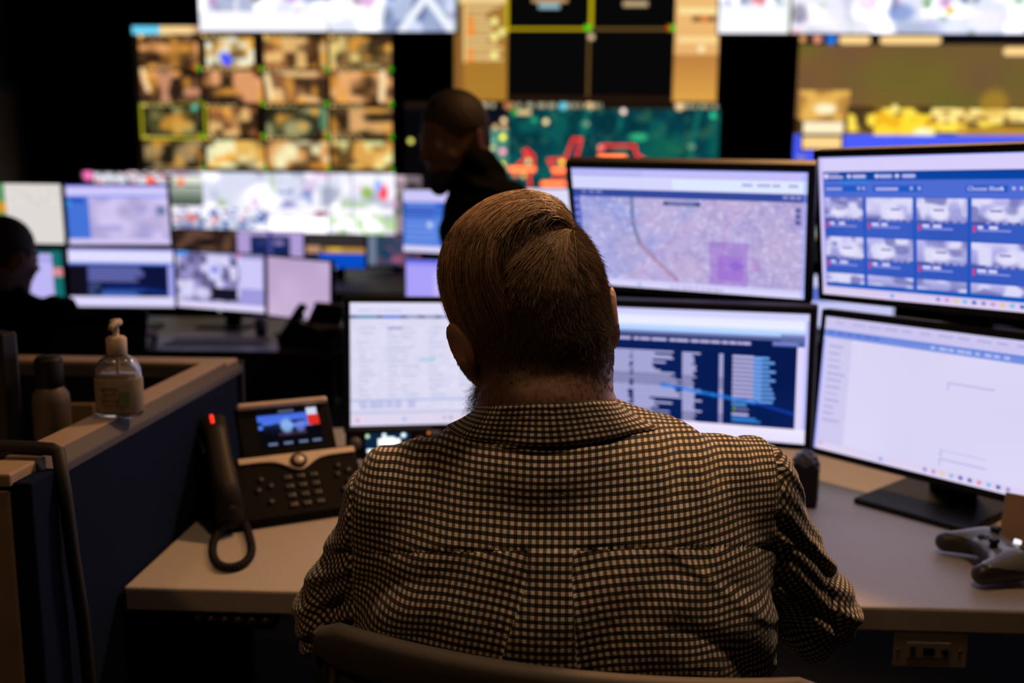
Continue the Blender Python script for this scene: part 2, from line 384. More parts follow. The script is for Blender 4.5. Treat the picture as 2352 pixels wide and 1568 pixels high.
cv.line([(fx(616), fy(172)), (fx(626), fy(222))], .018, (255, 225, 170)); cv.line([(fx(880), fy(165)), (fx(876), fy(225))], .022, (255, 220, 170)); cv.rect(fx(330), fy(390), fx(470), 1, (255, 230, 180))
cv.line([(fx(332), fy(165)), (fx(343), fy(205))], .018, (255, 215, 160)); cv.disc(fx(448), fy(245), .013, .022, (90, 200, 170)); cv.disc(fx(740), fy(265), .012, .09, (70, 130, 100))
wall_display('wall display with a four by four grid of warm camera pictures', 312, 60, 903, 392, cv, 9.45)
# W1: pale traffic pictures above it
def traffic(n, w_, h, seed, tint=(228, 232, 250)):
    cv = Cv(w_, h, tint); cv.rng = np.random.default_rng(seed)
    cv.mix(0, 0, 1, 1, 9, (165, 175, 205), .55, .8, .2); cv.mix(0, 0, 1, 1, 14, (70, 85, 120), .72, .8, .15); cv.mix(0, 0, 1, 1, 12, (300, 300, 310), .6, .9, .2)
    cv.mix(0, 0, 1, 1, 18, (190, 120, 180), .82, .7, .1); cv.mix(0, 0, 1, 1, 18, (90, 140, 60), .86, .8, .1)
    for k in range(n):
        x = cv.rng.random(); cv.line([(x, 0), (x+cv.rng.uniform(-.1, .1), 1)], .02, (255, 255, 262), .6)
    return cv
cv = traffic(4, 200, 90, 3); cv.rect(.495, 0, .505, 1, (150, 150, 175), .6); cv.rect(0, .0, 1, .45, (20, 30, 50), .25); cv.vgrad(0, .86, .5, 1, (255, 252, 262), (255, 250, 262)); cv.rect(.72, .7, 1, 1, (120, 140, 190), .45)
cv.line([(.78, 1), (.9, .7)], .03, (240, 245, 255)); cv.line([(.86, .7), (.98, 1)], .03, (240, 245, 255)); cv.disc(.36, .74, .03, .05, (190, 110, 200), .7); cv.disc(.75, .72, .02, .06, (60, 110, 200), .8); cv.rect(.985, .7, 1, 1, (60, 90, 60), .5)
wall_display('wide pale traffic camera wall display above the warm camera grid', 452, -260, 1050, 72, cv, 9.42, 1.05)
# W3: white row beneath
cv = traffic(8, 300, 60, 9, (232, 232, 248)); f3 = lambda x: (x-190)/718; g3 = lambda y: (y-396)/142
cv.rect(0, 0, f3(300), g3(430), (20, 20, 25)); cv.disc(f3(208), g3(405), .018, .1, (255, 120, 190)); cv.rect(f3(220), g3(400), f3(390), g3(424), (220, 225, 240)); cv.mix(f3(220), 0, f3(390), .22, 20, (200, 60, 60), .65, .9); cv.mix(f3(220), 0, f3(390), .22, 20, (40, 60, 60), .65, .8)
cv.disc(f3(350), g3(418), .012, .08, (255, 90, 40)); cv.rect(f3(388), g3(403), f3(470), g3(475), (60, 65, 60)); cv.rect(f3(400), g3(405), f3(470), g3(425), (225, 225, 215)); cv.disc(f3(420), g3(425), .012, .1, (250, 110, 50), .8); cv.vgrad(f3(395), g3(430), f3(470), g3(475), (170, 180, 170), (60, 75, 60))
cv.rect(f3(470), 0, 1, 1, (255, 252, 262), .45); cv.rect(f3(390), g3(476), f3(900), g3(490), (250, 245, 255)); cv.mix(f3(390), g3(480), f3(620), g3(525), 24, (50, 90, 160), .62, .85); cv.mix(f3(390), g3(480), f3(620), g3(525), 18, (230, 90, 80), .8, .8); cv.rect(f3(620), g3(500), f3(755), g3(535), (300, 295, 300)); cv.disc(f3(738), g3(490), .02, .04, (120, 30, 50))
cv.disc(f3(880), g3(440), .014, .12, (255, 60, 80)); cv.disc(f3(868), g3(425), .012, .1, (150, 180, 255)); cv.disc(f3(843), g3(440), .018, .1, (140, 180, 60), .8); cv.rect(f3(752), 0, f3(758), 1, (130, 130, 150), .7); cv.rect(f3(808), 0, f3(812), 1, (150, 150, 170), .6); cv.mix(f3(760), g3(490), 1, 1, 9, (180, 215, 150), .5, .8); cv.mix(f3(640), g3(415), f3(720), g3(480), 5, (90, 110, 180), .6, .6)
wall_display('long bright white wall display beneath the warm camera grid', 190, 396, 908, 536, cv, 9.45, 1.1)
cv = Cv(24, 60, (170, 140, 155)); cv.mix(0, .1, 1, 1, 3, (60, 50, 55), .5, .9); cv.mix(0, .2, 1, 1, 4, (120, 150, 110), .6, .7); cv.vgrad(0, 0, 1, .12, (215, 190, 200), (200, 175, 190))
wall_display('narrow dim pinkish wall display right of the long white one', 910, 404, 968, 536, cv, 9.45)
# W4: black quadrants with yellow lines, beige side panels
X4 = lambda x: (x-1043)/612; Y4 = lambda y: (y+260)/500
cv = Cv(240, 200, (9, 8, 8)); cv.vgrad(0, 0, X4(1168), 1, (150, 105, 60), (175, 125, 45)); cv.vgrad(X4(1553), 0, 1, Y4(128), (250, 205, 135), (235, 180, 110)); cv.vgrad(X4(1553), Y4(128), 1, 1, (190, 130, 65), (225, 165, 75))
cv.rect(0, 0, X4(1168), Y4(8), (250, 215, 150)); cv.rect(X4(1043), Y4(8), X4(1065), Y4(228), (120, 78, 40), .6)
for k, y in enumerate(range(12, 146, 9)):
    L = cv.rng.uniform(40, 92); cv.rect(X4(1075), Y4(y), X4(1075+L), Y4(y+5), (240, 205, 140)); cv.disc(X4(1070), Y4(y+3), .008, .012, (240, 200, 130))
for y in (48, 66, 78, 122, 140): cv.disc(X4(1083), Y4(y), .012, .014, (255, 140, 40))
for x, y in ((1138, 50), (1155, 75), (1138, 88), (1138, 130)): cv.disc(X4(x), Y4(y), .014, .02, (255, 245, 150))
cv.rect(X4(1163), 0, X4(1171), Y4(78), (205, 180, 20)); cv.rect(X4(1165), Y4(64), X4(1360), Y4(71), (205, 180, 20)); cv.rect(X4(1357), 0, X4(1364), Y4(68), (205, 180, 20)); cv.rect(X4(1360), Y4(65), X4(1550), Y4(71), (120, 92, 45)); cv.rect(X4(1355), Y4(68), X4(1360), 1, (110, 82, 40)); cv.rect(X4(1168), Y4(228), X4(1553), 1, (40, 25, 15))
cv.disc(X4(1353), Y4(65), .014, .016, (90, 230, 30)); cv.disc(X4(1362), Y4(86), .012, .015, (235, 205, 160)); cv.disc(X4(1539), Y4(65), .01, .014, (230, 60, 20)); cv.disc(X4(1548), Y4(65), .012, .015, (60, 210, 30))
cv.rect(X4(1225), Y4(-4), X4(1305), Y4(4), (200, 160, 110)); cv.rect(X4(1240), Y4(8), X4(1288), Y4(20), (150, 185, 195)); cv.rect(X4(1432), Y4(2), X4(1488), Y4(14), (190, 165, 125))
cv.rect(X4(1592), Y4(38), X4(1645), Y4(50), (110, 75, 45)); cv.disc(X4(1620), Y4(44), .014, .016, (240, 130, 60)); cv.rect(X4(1560), Y4(18), X4(1650), Y4(32), (255, 230, 160)); cv.disc(X4(1615), Y4(114), .014, .017, (255, 240, 185)); cv.rect(X4(1560), Y4(85), X4(1650), Y4(100), (255, 220, 150))
wall_display('wall display of black quadrants ruled by yellow lines with amber side panels', 1043, -260, 1655, 232, cv, 9.44)
# W5: teal map with red outlines
X5 = lambda x: (x-930)/718; Y5 = lambda y: (y-232)/298
cv = Cv(400, 168, (6, 58, 68)); cv.mix(0, 0, 1, 1, 14, (12, 90, 85), .5, .8, .3); cv.mix(0, 0, 1, 1, 26, (4, 45, 55), .55, .7); cv.mix(0, 0, 1, 1, 40, (60, 110, 80), .72, .5, .1)
cv.rect(0, 0, X5(1120), 1, (6, 6, 8)); cv.rect(X5(1115), 0, X5(1170), Y5(290), (12, 14, 26)); cv.rect(X5(1098), Y5(292), X5(1168), 1, (70, 130, 115)); cv.rect(0, 0, 1, Y5(246), (30, 20, 14))
for a_, b_ in ((1098, 1145), (1160, 1203), (1210, 1283), (1300, 1342), (1365, 1382), (1565, 1598), (1602, 1646)): cv.words(X5(a_), Y5(233), X5(b_), Y5(244), (165, 160, 130), 3)
for x, c in ((1293, (110, 210, 230)), (1353, (255, 205, 150)), (1556, (255, 215, 160)), (1170, (190, 120, 70)), (1105, (230, 190, 180))): cv.disc(X5(x), Y5(239), .014, .035, c)
for x, y, c in ((1159, 274, (225, 195, 140)), (1160, 290, (180, 145, 100)), (1140, 289, (190, 150, 100)), (1157, 312, (245, 240, 50)), (1157, 345, (250, 140, 180)), (1156, 376, (250, 235, 60)), (1255, 276, (225, 200, 145)), (1345, 280, (225, 205, 150)), (1430, 252, (240, 205, 195)), (1587, 331, (225, 200, 140)), (1382, 334, (240, 160, 150)), (1293, 367, (255, 220, 60)), (1216, 367, (200, 185, 120)), (1205, 400, (210, 160, 90)), (1186, 398, (220, 110, 70)), (945, 322, (200, 195, 90)), (1229, 272, (30, 140, 100)), (1632, 260, (40, 170, 120))): cv.disc(X5(x), Y5(y), .009, .0215, [min(400, q*1.3) for q in c])
cv.rect(X5(1187), Y5(250), X5(1220), Y5(260), (225, 200, 140)); cv.disc(X5(1182), Y5(254), .01, .03, (40, 150, 60)); cv.rect(X5(1105), Y5(333), X5(1142), Y5(341), (225, 215, 150)); cv.rect(X5(1118), Y5(318), X5(1142), Y5(324), (130, 190, 165)); cv.rect(X5(1118), Y5(350), X5(1142), Y5(356), (150, 180, 140))
for s_ in ([(1350, 246), (1335, 330)], [(1600, 246), (1580, 380)], [(1425, 260), (1422, 290)]): cv.line([(X5(a), Y5(b_)) for a, b_ in s_], .018, (20, 115, 100), .7)
cv.disc(X5(1465), Y5(310), .03, .03, (60, 200, 130), .8); cv.disc(X5(1530), Y5(340), .06, .12, (20, 100, 70), .4)
rd = (215, 40, 35)
for s_ in ([(1190, 378), (1215, 355), (1205, 345), (1212, 340), (1228, 355), (1228, 385), (1218, 400), (1222, 430)], [(1280, 395), (1268, 375), (1262, 363), (1300, 362), (1318, 315), (1336, 315), (1325, 365)], [(1378, 345), (1385, 330), (1458, 330), (1462, 350), (1485, 363)], [(1262, 430), (1290, 380), (1300, 430)]): cv.line([(X5(a), Y5(b_)) for a, b_ in s_], .0085, (300, 45, 40))
for a_, b_, y in ((1175, 1228, 385), (1275, 1297, 387), (1250, 1297, 419), (1380, 1436, 357), (1215, 1240, 434)):
    cv.line([(X5(a_), Y5(y)), (X5(b_), Y5(y))], .017, (400, 175, 95))
wall_display('wall display with a dark teal map and red outlined zones', 930, 236, 1648, 530, cv, 9.45, 1.1)
# W6, W7
cv = traffic(2, 60, 90, 21, (235, 240, 250)); cv.disc(.55, .77, .1, .03, (230, 90, 90), .7); cv.vgrad(0, .8, 1, 1, (240, 242, 252), (255, 255, 262)); cv.rect(.96, .7, 1, 1, (140, 160, 80), .7)
wall_display('small pale wall display between the amber panel and the upper right one', 1656, -260, 1822, 76, cv, 9.43, 1.1)
cv = traffic(3, 200, 110, 33, (225, 228, 248)); cv.rect(0, 0, .3, 1, (255, 250, 262), .7); cv.disc(.58, .84, .02, .025, (250, 190, 80)); cv.rect(.5, .88, .78, 1, (190, 195, 235), .6); cv.disc(.4, .85, .05, .06, (90, 120, 190), .6); cv.rect(.895, 0, .9, 1, (60, 50, 80)); cv.rect(.9, .93, 1, 1, (150, 60, 100)); cv.line([(.88, .95), (1, .85)], .02, (170, 190, 255)); cv.disc(.03, .86, .03, .07, (90, 90, 110), .6); cv.rect(0, .96, .04, 1, (235, 190, 200)); cv.disc(.72, .9, .08, .06, (245, 240, 255), .8)
wall_display('wide pale traffic camera wall display above the night harbour picture', 1826, -260, 2460, 77, cv, 9.42, 1.1)
# W8: night harbour
X8 = lambda x: (x-1826)/634; Y8 = lambda y: (y-78)/400
cv = Cv(240, 150, (120, 92, 42)); cv.mix(0, 0, 1, 1, 5, (95, 95, 40), .5, .8, .5); cv.mix(0, 0, 1, 1, 6, (110, 75, 60), .6, .6, .5); cv.vgrad(0, 0, 1, Y8(102), (8, 7, 12), (14, 12, 20))
cv.rect(X8(1835), Y8(205), X8(1950), Y8(275), (225, 175, 85)); cv.mix(X8(1835), Y8(205), X8(1950), Y8(275), 5, (160, 110, 50), .5, .7); cv.disc(X8(1895), Y8(248), .04, .03, (255, 240, 200)); cv.mix(X8(1945), Y8(240), 1, Y8(305), 22, (60, 45, 20), .35, .8)
cv.mix(X8(1950), Y8(245), 1, Y8(300), 18, (255, 225, 80), .5, 1); cv.rect(X8(2010), Y8(262), X8(2150), Y8(312), (255, 215, 50)); cv.mix(X8(2010), Y8(255), X8(2150), Y8(312), 8, (230, 170, 30), .6, .8); cv.rect(X8(2140), Y8(247), 1, Y8(275), (255, 230, 140)); cv.mix(X8(2100), Y8(243), 1, Y8(280), 24, (150, 100, 30), .6, .8); cv.disc(X8(2125), Y8(302), .04, .03, (255, 250, 190)); cv.disc(X8(2055), Y8(247), .015, .025, (255, 235, 130)); cv.rect(X8(2200), Y8(285), 1, Y8(308), (200, 150, 50), .8); cv.disc(X8(2280), Y8(235), .05, .08, (200, 150, 40), .5)
cv.rect(0, Y8(308), 1, 1, (72, 90, 245)); cv.rect(X8(1843), Y8(274), X8(1942), Y8(345), (20, 12, 20)); cv.rect(X8(1848), Y8(277), X8(1940), Y8(305), (255, 235, 195)); cv.rect(X8(1846), Y8(312), X8(1938), Y8(340), (255, 210, 140)); cv.rect(0, Y8(270), X8(1838), Y8(305), (50, 35, 15)); cv.disc(X8(1846), Y8(362), .02, .02, (220, 180, 130)); cv.rect(0, Y8(352), X8(1870), 1, (60, 80, 220), .6)
cv.disc(X8(1834), Y8(90), .014, .02, (225, 160, 90)); cv.disc(X8(1868), Y8(90), .017, .024, (235, 150, 125)); cv.disc(X8(1900), Y8(91), .02, .028, (25, 120, 225))
for a_, b_ in ((1918, 1988), (2011, 2148)): cv.line([(X8(a_+8), Y8(92)), (X8(b_-8), Y8(92))], .024, (250, 210, 140))
cv.line([(X8(2300), Y8(117)), (1, Y8(117))], .024, (250, 210, 140))
wall_display('wall display with a night picture of yellow lights above blue water', 1826, 79, 2460, 478, cv, 9.45, 1.1)

# ------------------------------------------------------------------ monitors
def rot3(a, b_, c): return Rz(math.radians(a)) @ Rx(math.radians(b_)) @ Ry(math.radians(c))
SW, SH = .487, .274
def monitor(pose, cv, label, group=None, light=True, gain=1., chin=None, led=None, size=None, name='monitor', badge=False):
    w_, h = size or (SW, SH); chin = chin or (.016 if light else .0075); c = A3(*pose[0]); R = rot3(*pose[1])
    t = thing(name, label, 'monitor', c+R@A3(0, .03, -h/2-chin), group)
    b = MB(); bz = .0145 if light else .007; m = A3(0, .018, -(chin-bz)/2)
    b.box(c+R@m, (w_+bz*2, .032, h+bz+chin), R, .005, 3); b.box(c+R@A3(0, .046, -.01), (w_*.62, .034, h*.62), R, .012, 3)
    b.build('housing', BLK, t)
    Wp = lambda x, y, z: c+R@A3(x, y, z)
    display('screen', cv, [Wp(-w_/2, 0, h/2), Wp(w_/2, 0, h/2), Wp(w_/2, 0, -h/2), Wp(-w_/2, 0, -h/2)], t, light, gain)
    if led is not None:
        MB().cyl(Wp(*led), Wp(led[0], led[1]-.004, led[2]), .0035, n=12).build('power_light', mat('amber_led', (.3, .2, .1), .4, emit=(1, .6, .3), es=.6), t)
    if badge: MB().cyl(Wp(0, .002, -h/2-chin*.5), Wp(0, -.003, -h/2-chin*.5), .009, n=16).build('badge', mat('badge_glint', (.8, .8, .8), .3, emit=(.55, .65, .75), es=.6), t)  # badge only reflects; its glint is painted as a faint emission
    return t
def stand(x, y, rz, zb, ztop, label, tops=(), base=(.24, .19), nw=.085, group=None):
    t = thing('monitor_stand', label, 'stand', (x, y, zb), group); R = Rz(math.radians(rz)); o = A3(x, y, zb)
    MB().box(o+R@A3(0, -.03, .006), (base[0], base[1], .012), R, .004).build('base', BLK, t)
    MB().box(o+R@A3(0, .03, (ztop-zb)/2+.006), (nw, .022, ztop-zb-.012), R, .005).build('column', BLKM, t)
    for z, dy in tops: MB().box(o+R@A3(0, .03-dy/2, z-zb), (.06, max(dy, .02), .06), R, .004).build('bracket', BLKM, t)
    return t
A_ = ((.2829, 1.9477, 1.3774), (-22.7, 21.4, 1.37)); B_ = ((.2830, 1.8858, 1.0881), (-17.3, 8.1, -.7)); C_ = ((-.2039, 2.0375, 1.0738), (15.3, -8.7, 1.2))
D_ = ((.7047, 1.6836, 1.3941), (-46.9, 10.2, .04)); E_ = ((.7241, 1.6949, 1.0742), (-47.4, -2.6, .5))
# A aerial map
U = lambda x: (x-1306)/557; V = lambda y: (y-389)/294
cv = Cv(380, 214, (172, 170, 226)); cv.mix(0, V(455), 1, 1, 9, (150, 158, 220), .5, .8, .4)
m = ((cv.x[None]*557+1306-1640)*.68 > -(cv.y[:, None]*294+389-455)*.72+0)[..., None]*.75; cv.a = cv.a*(1-m)+np.array((188, 170, 216.))*m
cv.noise(0, V(455), 1, 1, 40, 11, (1, 1, .6)); cv.noise(0, V(455), 1, 1, 110, 11); cv.mix(0, V(455), 1, 1, 8, (200, 178, 212), .6, .5, .4); cv.mix(0, V(455), 1, 1, 70, (225, 222, 250), .78, .5, .1)
cv.line([(U(1456), V(455)), (U(1455), V(520)), (U(1468), V(565)), (U(1500), V(600)), (U(1560), V(655))], .008, (120, 120, 165), .8); cv.line([(U(1456), V(455)), (U(1455), V(520)), (U(1468), V(565))], .016, (115, 125, 170), .7)
cv.line([(U(1395), V(525)), (U(1470), V(510)), (U(1640), V(530))], .005, (205, 160, 190), .6); cv.line([(U(1465), V(570)), (U(1560), V(660))], .014, (190, 135, 160), .6); cv.line([(U(1660), V(660)), (U(1680), V(520)), (U(1710), V(480))], .006, (205, 130, 190), .5)
cv.rect(U(1640), V(555), U(1732), V(662), (150, 100, 205), .45); cv.rect(U(1660), V(590), U(1720), V(650), (150, 90, 215), .35); cv.rect(U(1735), V(590), U(1760), V(625), (170, 120, 190), .4); cv.disc(U(1705), V(612), .03, .04, (120, 80, 200), .4)
cv.rect(0, 0, 1, V(410), (196, 190, 250)); cv.rect(0, 0, .32, V(409), (186, 184, 245)); cv.rect(0, V(410), 1, V(437), (222, 232, 255)); cv.rect(0, V(412), .45, V(436), (214, 214, 255)); cv.rect(0, V(438), 1, V(456), (52, 74, 158)); cv.words(U(1330), V(442), U(1385), V(447), (150, 160, 225), 3)
cv.rect(0, V(455), U(1322), V(660), (70, 92, 185)); [cv.rect(U(1309), V(y), U(1317), V(y+7), (150, 150, 225)) for y in (460, 478, 496, 514)]; cv.words(U(1720), V(418), U(1855), V(424), (170, 160, 220), 4)
cv.words(U(1810), V(443), U(1855), V(450), (150, 150, 215), 3); cv.rect(U(1533), V(463), U(1622), V(473), (62, 72, 130)); cv.rect(U(1545), V(465), U(1610), V(470), (120, 120, 180)); [cv.rect(U(1838), V(y), U(1850), V(y+11), (85, 95, 165)) for y in (468, 482, 496)]
cv.vgrad(0, V(662), 1, 1, (205, 205, 250), (226, 218, 255)); cv.words(U(1540), V(672), U(1680), V(679), (175, 165, 210), 9, .7); cv.disc(U(1462), V(675), .008, .014, (130, 180, 240)); cv.rect(.985, 0, 1, 1, (150, 170, 255), .5); cv.rect(0, 0, 1, .01, (140, 160, 255))
monitor(A_, cv, 'black monitor showing a lavender aerial city map, above the dark text list')
# B text list
ux = lambda x: (x-1305)/558; vy = lambda x, y: (y-(696+(x-1305)*.05))/291
cv = Cv(420, 236, (6, 24, 78)); cv.mix(0, .2, 1, 1, 5, (10, 34, 96), .5, .7, .5); cv.vgrad(0, 0, 1, .055, (205, 205, 250), (215, 215, 255)); cv.vgrad(0, .055, 1, .12, (232, 234, 255), (236, 240, 255)); cv.vgrad(0, .12, 1, .185, (215, 230, 255), (150, 190, 255)); cv.rect(.89, .155, 1, .21, (130, 140, 205)); cv.rect(0, .178, 1, .208, (95, 104, 160)); cv.rect(.86, .215, 1, .25, (70, 95, 175))
x = .02
for L in (.05, .075, .05, .085, .03, .05, .075, .03, .06, .04, .045, .045, .03, .033, .02, .04):
    cv.rect(x, .228, x+L*.86, .25, (190, 185, 235)); x += L
cv.rect(.86, .222, .96, .238, (130, 140, 210))
cv.rng = np.random.default_rng(4)
for i in range(34):
    y = .33+i*.0172
    c = (186, 186, 236); k = i % 3 == 0
    cv.rect(.02, y, .075, y+.0115, c); cv.rect(.09, y, .145, y+.0115, c); cv.rect(.165, y, .25+cv.rng.random()*.03, y+.0115, c)
    cv.rect(.275, y, .345+(.11 if cv.rng.random() > .5 else .035)*cv.rng.random()+(.09 if 9 < i < 22 else 0), y+.0115, c)
    cv.rect(.49, y, .53+cv.rng.random()*.022+(.035 if i in (0, 17, 18, 22, 27) else 0), y+.0115, c); cv.rect(.645, y, .663, y+.0115, c)
for i in range(11):
    y = .335+i*.034; cv.rect(.70, y, .785, y+.019, (190, 186, 238)); cv.rect(.785, y+.004, .845+cv.rng.random()*.03, y+.02, (110, 170, 250)); cv.rect(.785, y+.02, .82, y+.03, (130, 160, 240))
cv.rect(.70, .71, .76, .73, (90, 160, 240)); cv.disc(.71, .755, .008, .012, (120, 170, 60)); cv.rect(.72, .748, .77, .762, (130, 130, 180)); cv.rect(.70, .79, .77, .81, (180, 180, 235)); cv.rect(.70, .82, .80, .835, (60, 140, 235)); cv.rect(.70, .842, .82, .858, (60, 140, 235)); cv.rect(.10, .29, .16, .31, c)
cv.line([(.40, .60), (.62, .655), (.80, .70)], .014, (35, 130, 240), .75); cv.line([(.80, .70), (.96, .77)], .012, (20, 60, 170), .8)
cv.rect(.958, .25, .985, .9, (222, 214, 252)); cv.rect(.985, .05, 1, 1, (190, 190, 255)); cv.vgrad(0, .885, 1, 1, (240, 232, 255), (232, 224, 255))
monitor(B_, cv, 'black monitor with a dark blue screen of white text columns, behind the right shoulder', led=None)
# C pale form
cv = Cv(300, 170, (221, 219, 243)); cv.noise(0, .13, 1, 1, 60, 5); cv.vgrad(0, 0, 1, .09, (228, 224, 250), (222, 220, 250)); cv.rect(0, .105, 1, .13, (70, 85, 140)); cv.rect(.03, .107, .12, .128, (50, 140, 180)); cv.rect(.15, .107, .23, .128, (70, 120, 225)); [cv.rect(x, .107, x+.05, .128, (140, 140, 190)) for x in (.26, .34, .42)]
cv.words(.04, .06, .24, .07, (190, 188, 225), 7); cv.rng = np.random.default_rng(8)
for col, xx in ((0, .04), (1, .17), (2, .235), (3, .36), (4, .5), (5, .65)):
    for i in range(16):
        if cv.rng.random() < .75: y = .2+i*.039; cv.rect(xx, y, xx+cv.rng.uniform(.02, .08), y+.012, (184, 184, 222), .7)
cv.rect(.17, .2, .24, .215, (150, 150, 200)); cv.rect(.315, .46, .39, .475, (140, 205, 225)); cv.rect(0, .78, 1, .80, (185, 190, 235)); [cv.rect(x, .79, x+.035, .86, (185, 188, 230), .8) for x in (.04, .085, .12, .16, .2, .26)]; cv.rect(0, .885, 1, .9, (195, 195, 228)); cv.rect(0, .9, 1, 1, (224, 214, 240)); cv.disc(.033, .95, .009, .014, (225, 160, 180)); cv.disc(.245, .95, .008, .014, (120, 185, 240))
for k, x in enumerate((.43, .46, .49, .55, .6, .65)): cv.disc(x, .945, .007, .013, ((170, 170, 200), (150, 150, 190), (235, 210, 160))[k % 3])
monitor(C_, cv, 'black monitor showing a pale form, alone left of the seated head')
# D photo tiles
cv = Cv(380, 214, (52, 88, 190)); cv.noise(0, 0, 1, 1, 6, 10); cv.rect(0, 0, 1, .105, (216, 208, 250)); cv.rect(0, 0, .018, 1, (206, 196, 250)); cv.vgrad(.018, .105, 1, .165, (8, 66, 158), (10, 70, 165)); cv.rect(.018, .165, 1, .28, (78, 108, 212))
cv.rect(.09, .165, .21, .178, (40, 135, 225)); cv.disc(.032, .135, .012, .02, (225, 210, 250)); cv.rect(.045, .118, .09, .128, (150, 160, 225)); cv.rect(.045, .135, .105, .148, (200, 195, 245)); cv.line([(.15, .138), (.195, .138)], .012, (190, 190, 240)); cv.line([(.26, .138), (.3, .138)], .012, (180, 185, 240)); cv.line([(.35, .138), (.39, .138)], .012, (180, 185, 240)); [cv.disc(x, .137, .009, .014, (220, 212, 252)) for x in (.13, .245, .325)]
for a_, b_, yy in ((.022, .2, .2), (.23, .42, .2), (.58, .72, .2)): cv.rect(a_, yy, b_, yy+.045, (30, 90, 195))
cv.rect(.03, .213, .1, .232, (160, 165, 230)); cv.rect(.24, .213, .33, .232, (180, 180, 240)); [cv.disc(x, .22, .006, .011, (190, 190, 240)) for x in (.17, .19, .38, .41, .7, .74, .765)]
cv.rng = np.random.default_rng(2)
cols_ = [(.022, .185), (.2, .385), (.4, .585), (.6, .79), (.805, .985)]
for r, (ya, yb, yc) in enumerate([(.285, .445, .56), (.565, .725, .83), (.83, .9, .93)]):
    for i, (a_, b_) in enumerate(cols_):
        cv.vgrad(a_, ya, b_, yb, (190, 186, 240), (150, 152, 215)); cv.mix(a_, ya, b_, yb, 4, (225, 222, 252), .5, .9, .3); cv.mix(a_, ya, b_, yb, 4, (110, 112, 180), .66, .8, .2)
        if r < 2:
            cx0 = a_+(b_-a_)*cv.rng.uniform(.35, .7); cy0 = ya+.1; cv.disc(cx0, cy0, .035, .04, (232, 228, 255), .9); cv.rect(cx0-.02, cy0-.03, cx0+.02, cy0-.014, (110, 112, 170), .8)
            cv.rect(a_, yb-.016, b_, yb, (82, 86, 150)); cv.words(a_+.05, yb-.013, b_, yb-.003, (150, 150, 210), 5)
            cv.rect(a_+.005, yb+.012, a_+.013, yb+.055, (225, 60, 120)); cv.words(a_+.02, yb+.014, a_+.10, yb+.03, (222, 216, 252), 2); cv.rect(a_+.02, yb+.036, a_+.135, yb+.045, (150, 156, 230))
    cv.rect(.018, yc-.004, 1, yc+.003, (10, 84, 190)) if r < 2 else None
for x in (.192, .392, .592, .797): cv.rect(x-.004, .28, x+.004, .9, (20, 84, 190))
cv.rect(.018, .9, 1, .935, (6, 88, 190)); cv.rect(.35, .912, .4, .92, (70, 110, 200)); cv.vgrad(0, .935, 1, 1, (214, 200, 240), (225, 210, 245)); cv.disc(.3, .967, .008, .013, (110, 160, 235))
for k in range(10): cv.disc(.48+k*.033, .962, .008, .013, ((130, 130, 190), (210, 140, 200), (230, 200, 130), (110, 190, 230), (60, 100, 180))[k % 5])
cv.rect(0, 0, 1, .008, (160, 170, 255))
td = monitor(D_, cv, 'black monitor showing a blue grid of grey vehicle pictures, upper right of the desk')
fc = bpy.data.curves.new('caption', 'FONT'); fc.body = 'Choose filters'; fc.size = .0105; fc.extrude = .0003
fo = bpy.data.objects.new('caption_tmp', fc); COL.objects.link(fo); bpy.context.view_layer.update()
me = bpy.data.meshes.new_from_object(fo.evaluated_get(bpy.context.evaluated_depsgraph_get())); bpy.data.objects.remove(fo)
Rd = rot3(*D_[1]); od = A3(*D_[0])+Rd@A3((.585-.5)*SW, -.0008, (.5-.232)*SH)
T = np.eye(4); T[:3, 0] = Rd[:, 0]; T[:3, 1] = Rd[:, 2]; T[:3, 2] = -Rd[:, 1]; T[:3, 3] = od; me.transform(Matrix(T.tolist()))
link('screen_text', me, mat('lit_text', (.5, .5, .6), .5, emit=(.62, .6, .92), es=1.), td)
# E pale document
cv = Cv(340, 192, (219, 214, 246)); cv.noise(0, 0, 1, 1, 5, 3); cv.vgrad(0, 0, 1, .09, (206, 198, 240), (202, 196, 240)); cv.vgrad(0, .095, 1, .15, (108, 134, 220), (120, 146, 226)); cv.words(.02, .11, .26, .125, (85, 110, 205), 6); cv.words(.45, .112, .75, .135, (180, 190, 240), 9)
cv.rect(.015, .15, .13, 1, (208, 202, 240)); cv.rng = np.random.default_rng(6)
for i in range(12): cv.rect(.03, .21+i*.05, .03+cv.rng.uniform(.04, .08), .225+i*.05, (168, 166, 220), .8)
cv.words(.05, .03, .9, .045, (180, 175, 225), 12)
for a_, b_ in ((.53, .34), (.53, .80), (.53, .86)): cv.rect(a_, b_, a_+.17, b_+.008, (186, 184, 228)); cv.rect(a_, b_, a_+.004, b_+.05, (186, 184, 228))
for i in range(24): cv.rect(.86, .25+i*.027, .86+cv.rng.uniform(.05, .1), .258+i*.027, (190, 188, 228))
cv.vgrad(0, .935, 1, 1, (220, 208, 240), (226, 214, 244)); cv.disc(.3, .965, .008, .013, (120, 170, 240)); cv.disc(.03, .95, .01, .012, (220, 170, 200))
for k in range(10): cv.disc(.48+k*.034, .962, .008, .013, ((150, 140, 200), (200, 130, 190), (235, 205, 130), (120, 190, 225), (60, 90, 180), (90, 90, 160), (220, 140, 160), (110, 190, 230), (60, 90, 170))[k % 9])
cv.rect(0, .16, .012, 1, (170, 170, 255))
te = monitor(E_, cv, 'black monitor showing a pale document, lower right, nearest the game controller')
stand(.775, 1.742, -47, .87, 1.46, 'black wide-necked stand carrying the two right-hand monitors', base=(.22, .24), nw=.09)
stand(.335, 2.03, -20, .87, 1.50, 'black stand carrying the map monitor and the text list monitor', base=(.22, .18), nw=.07)
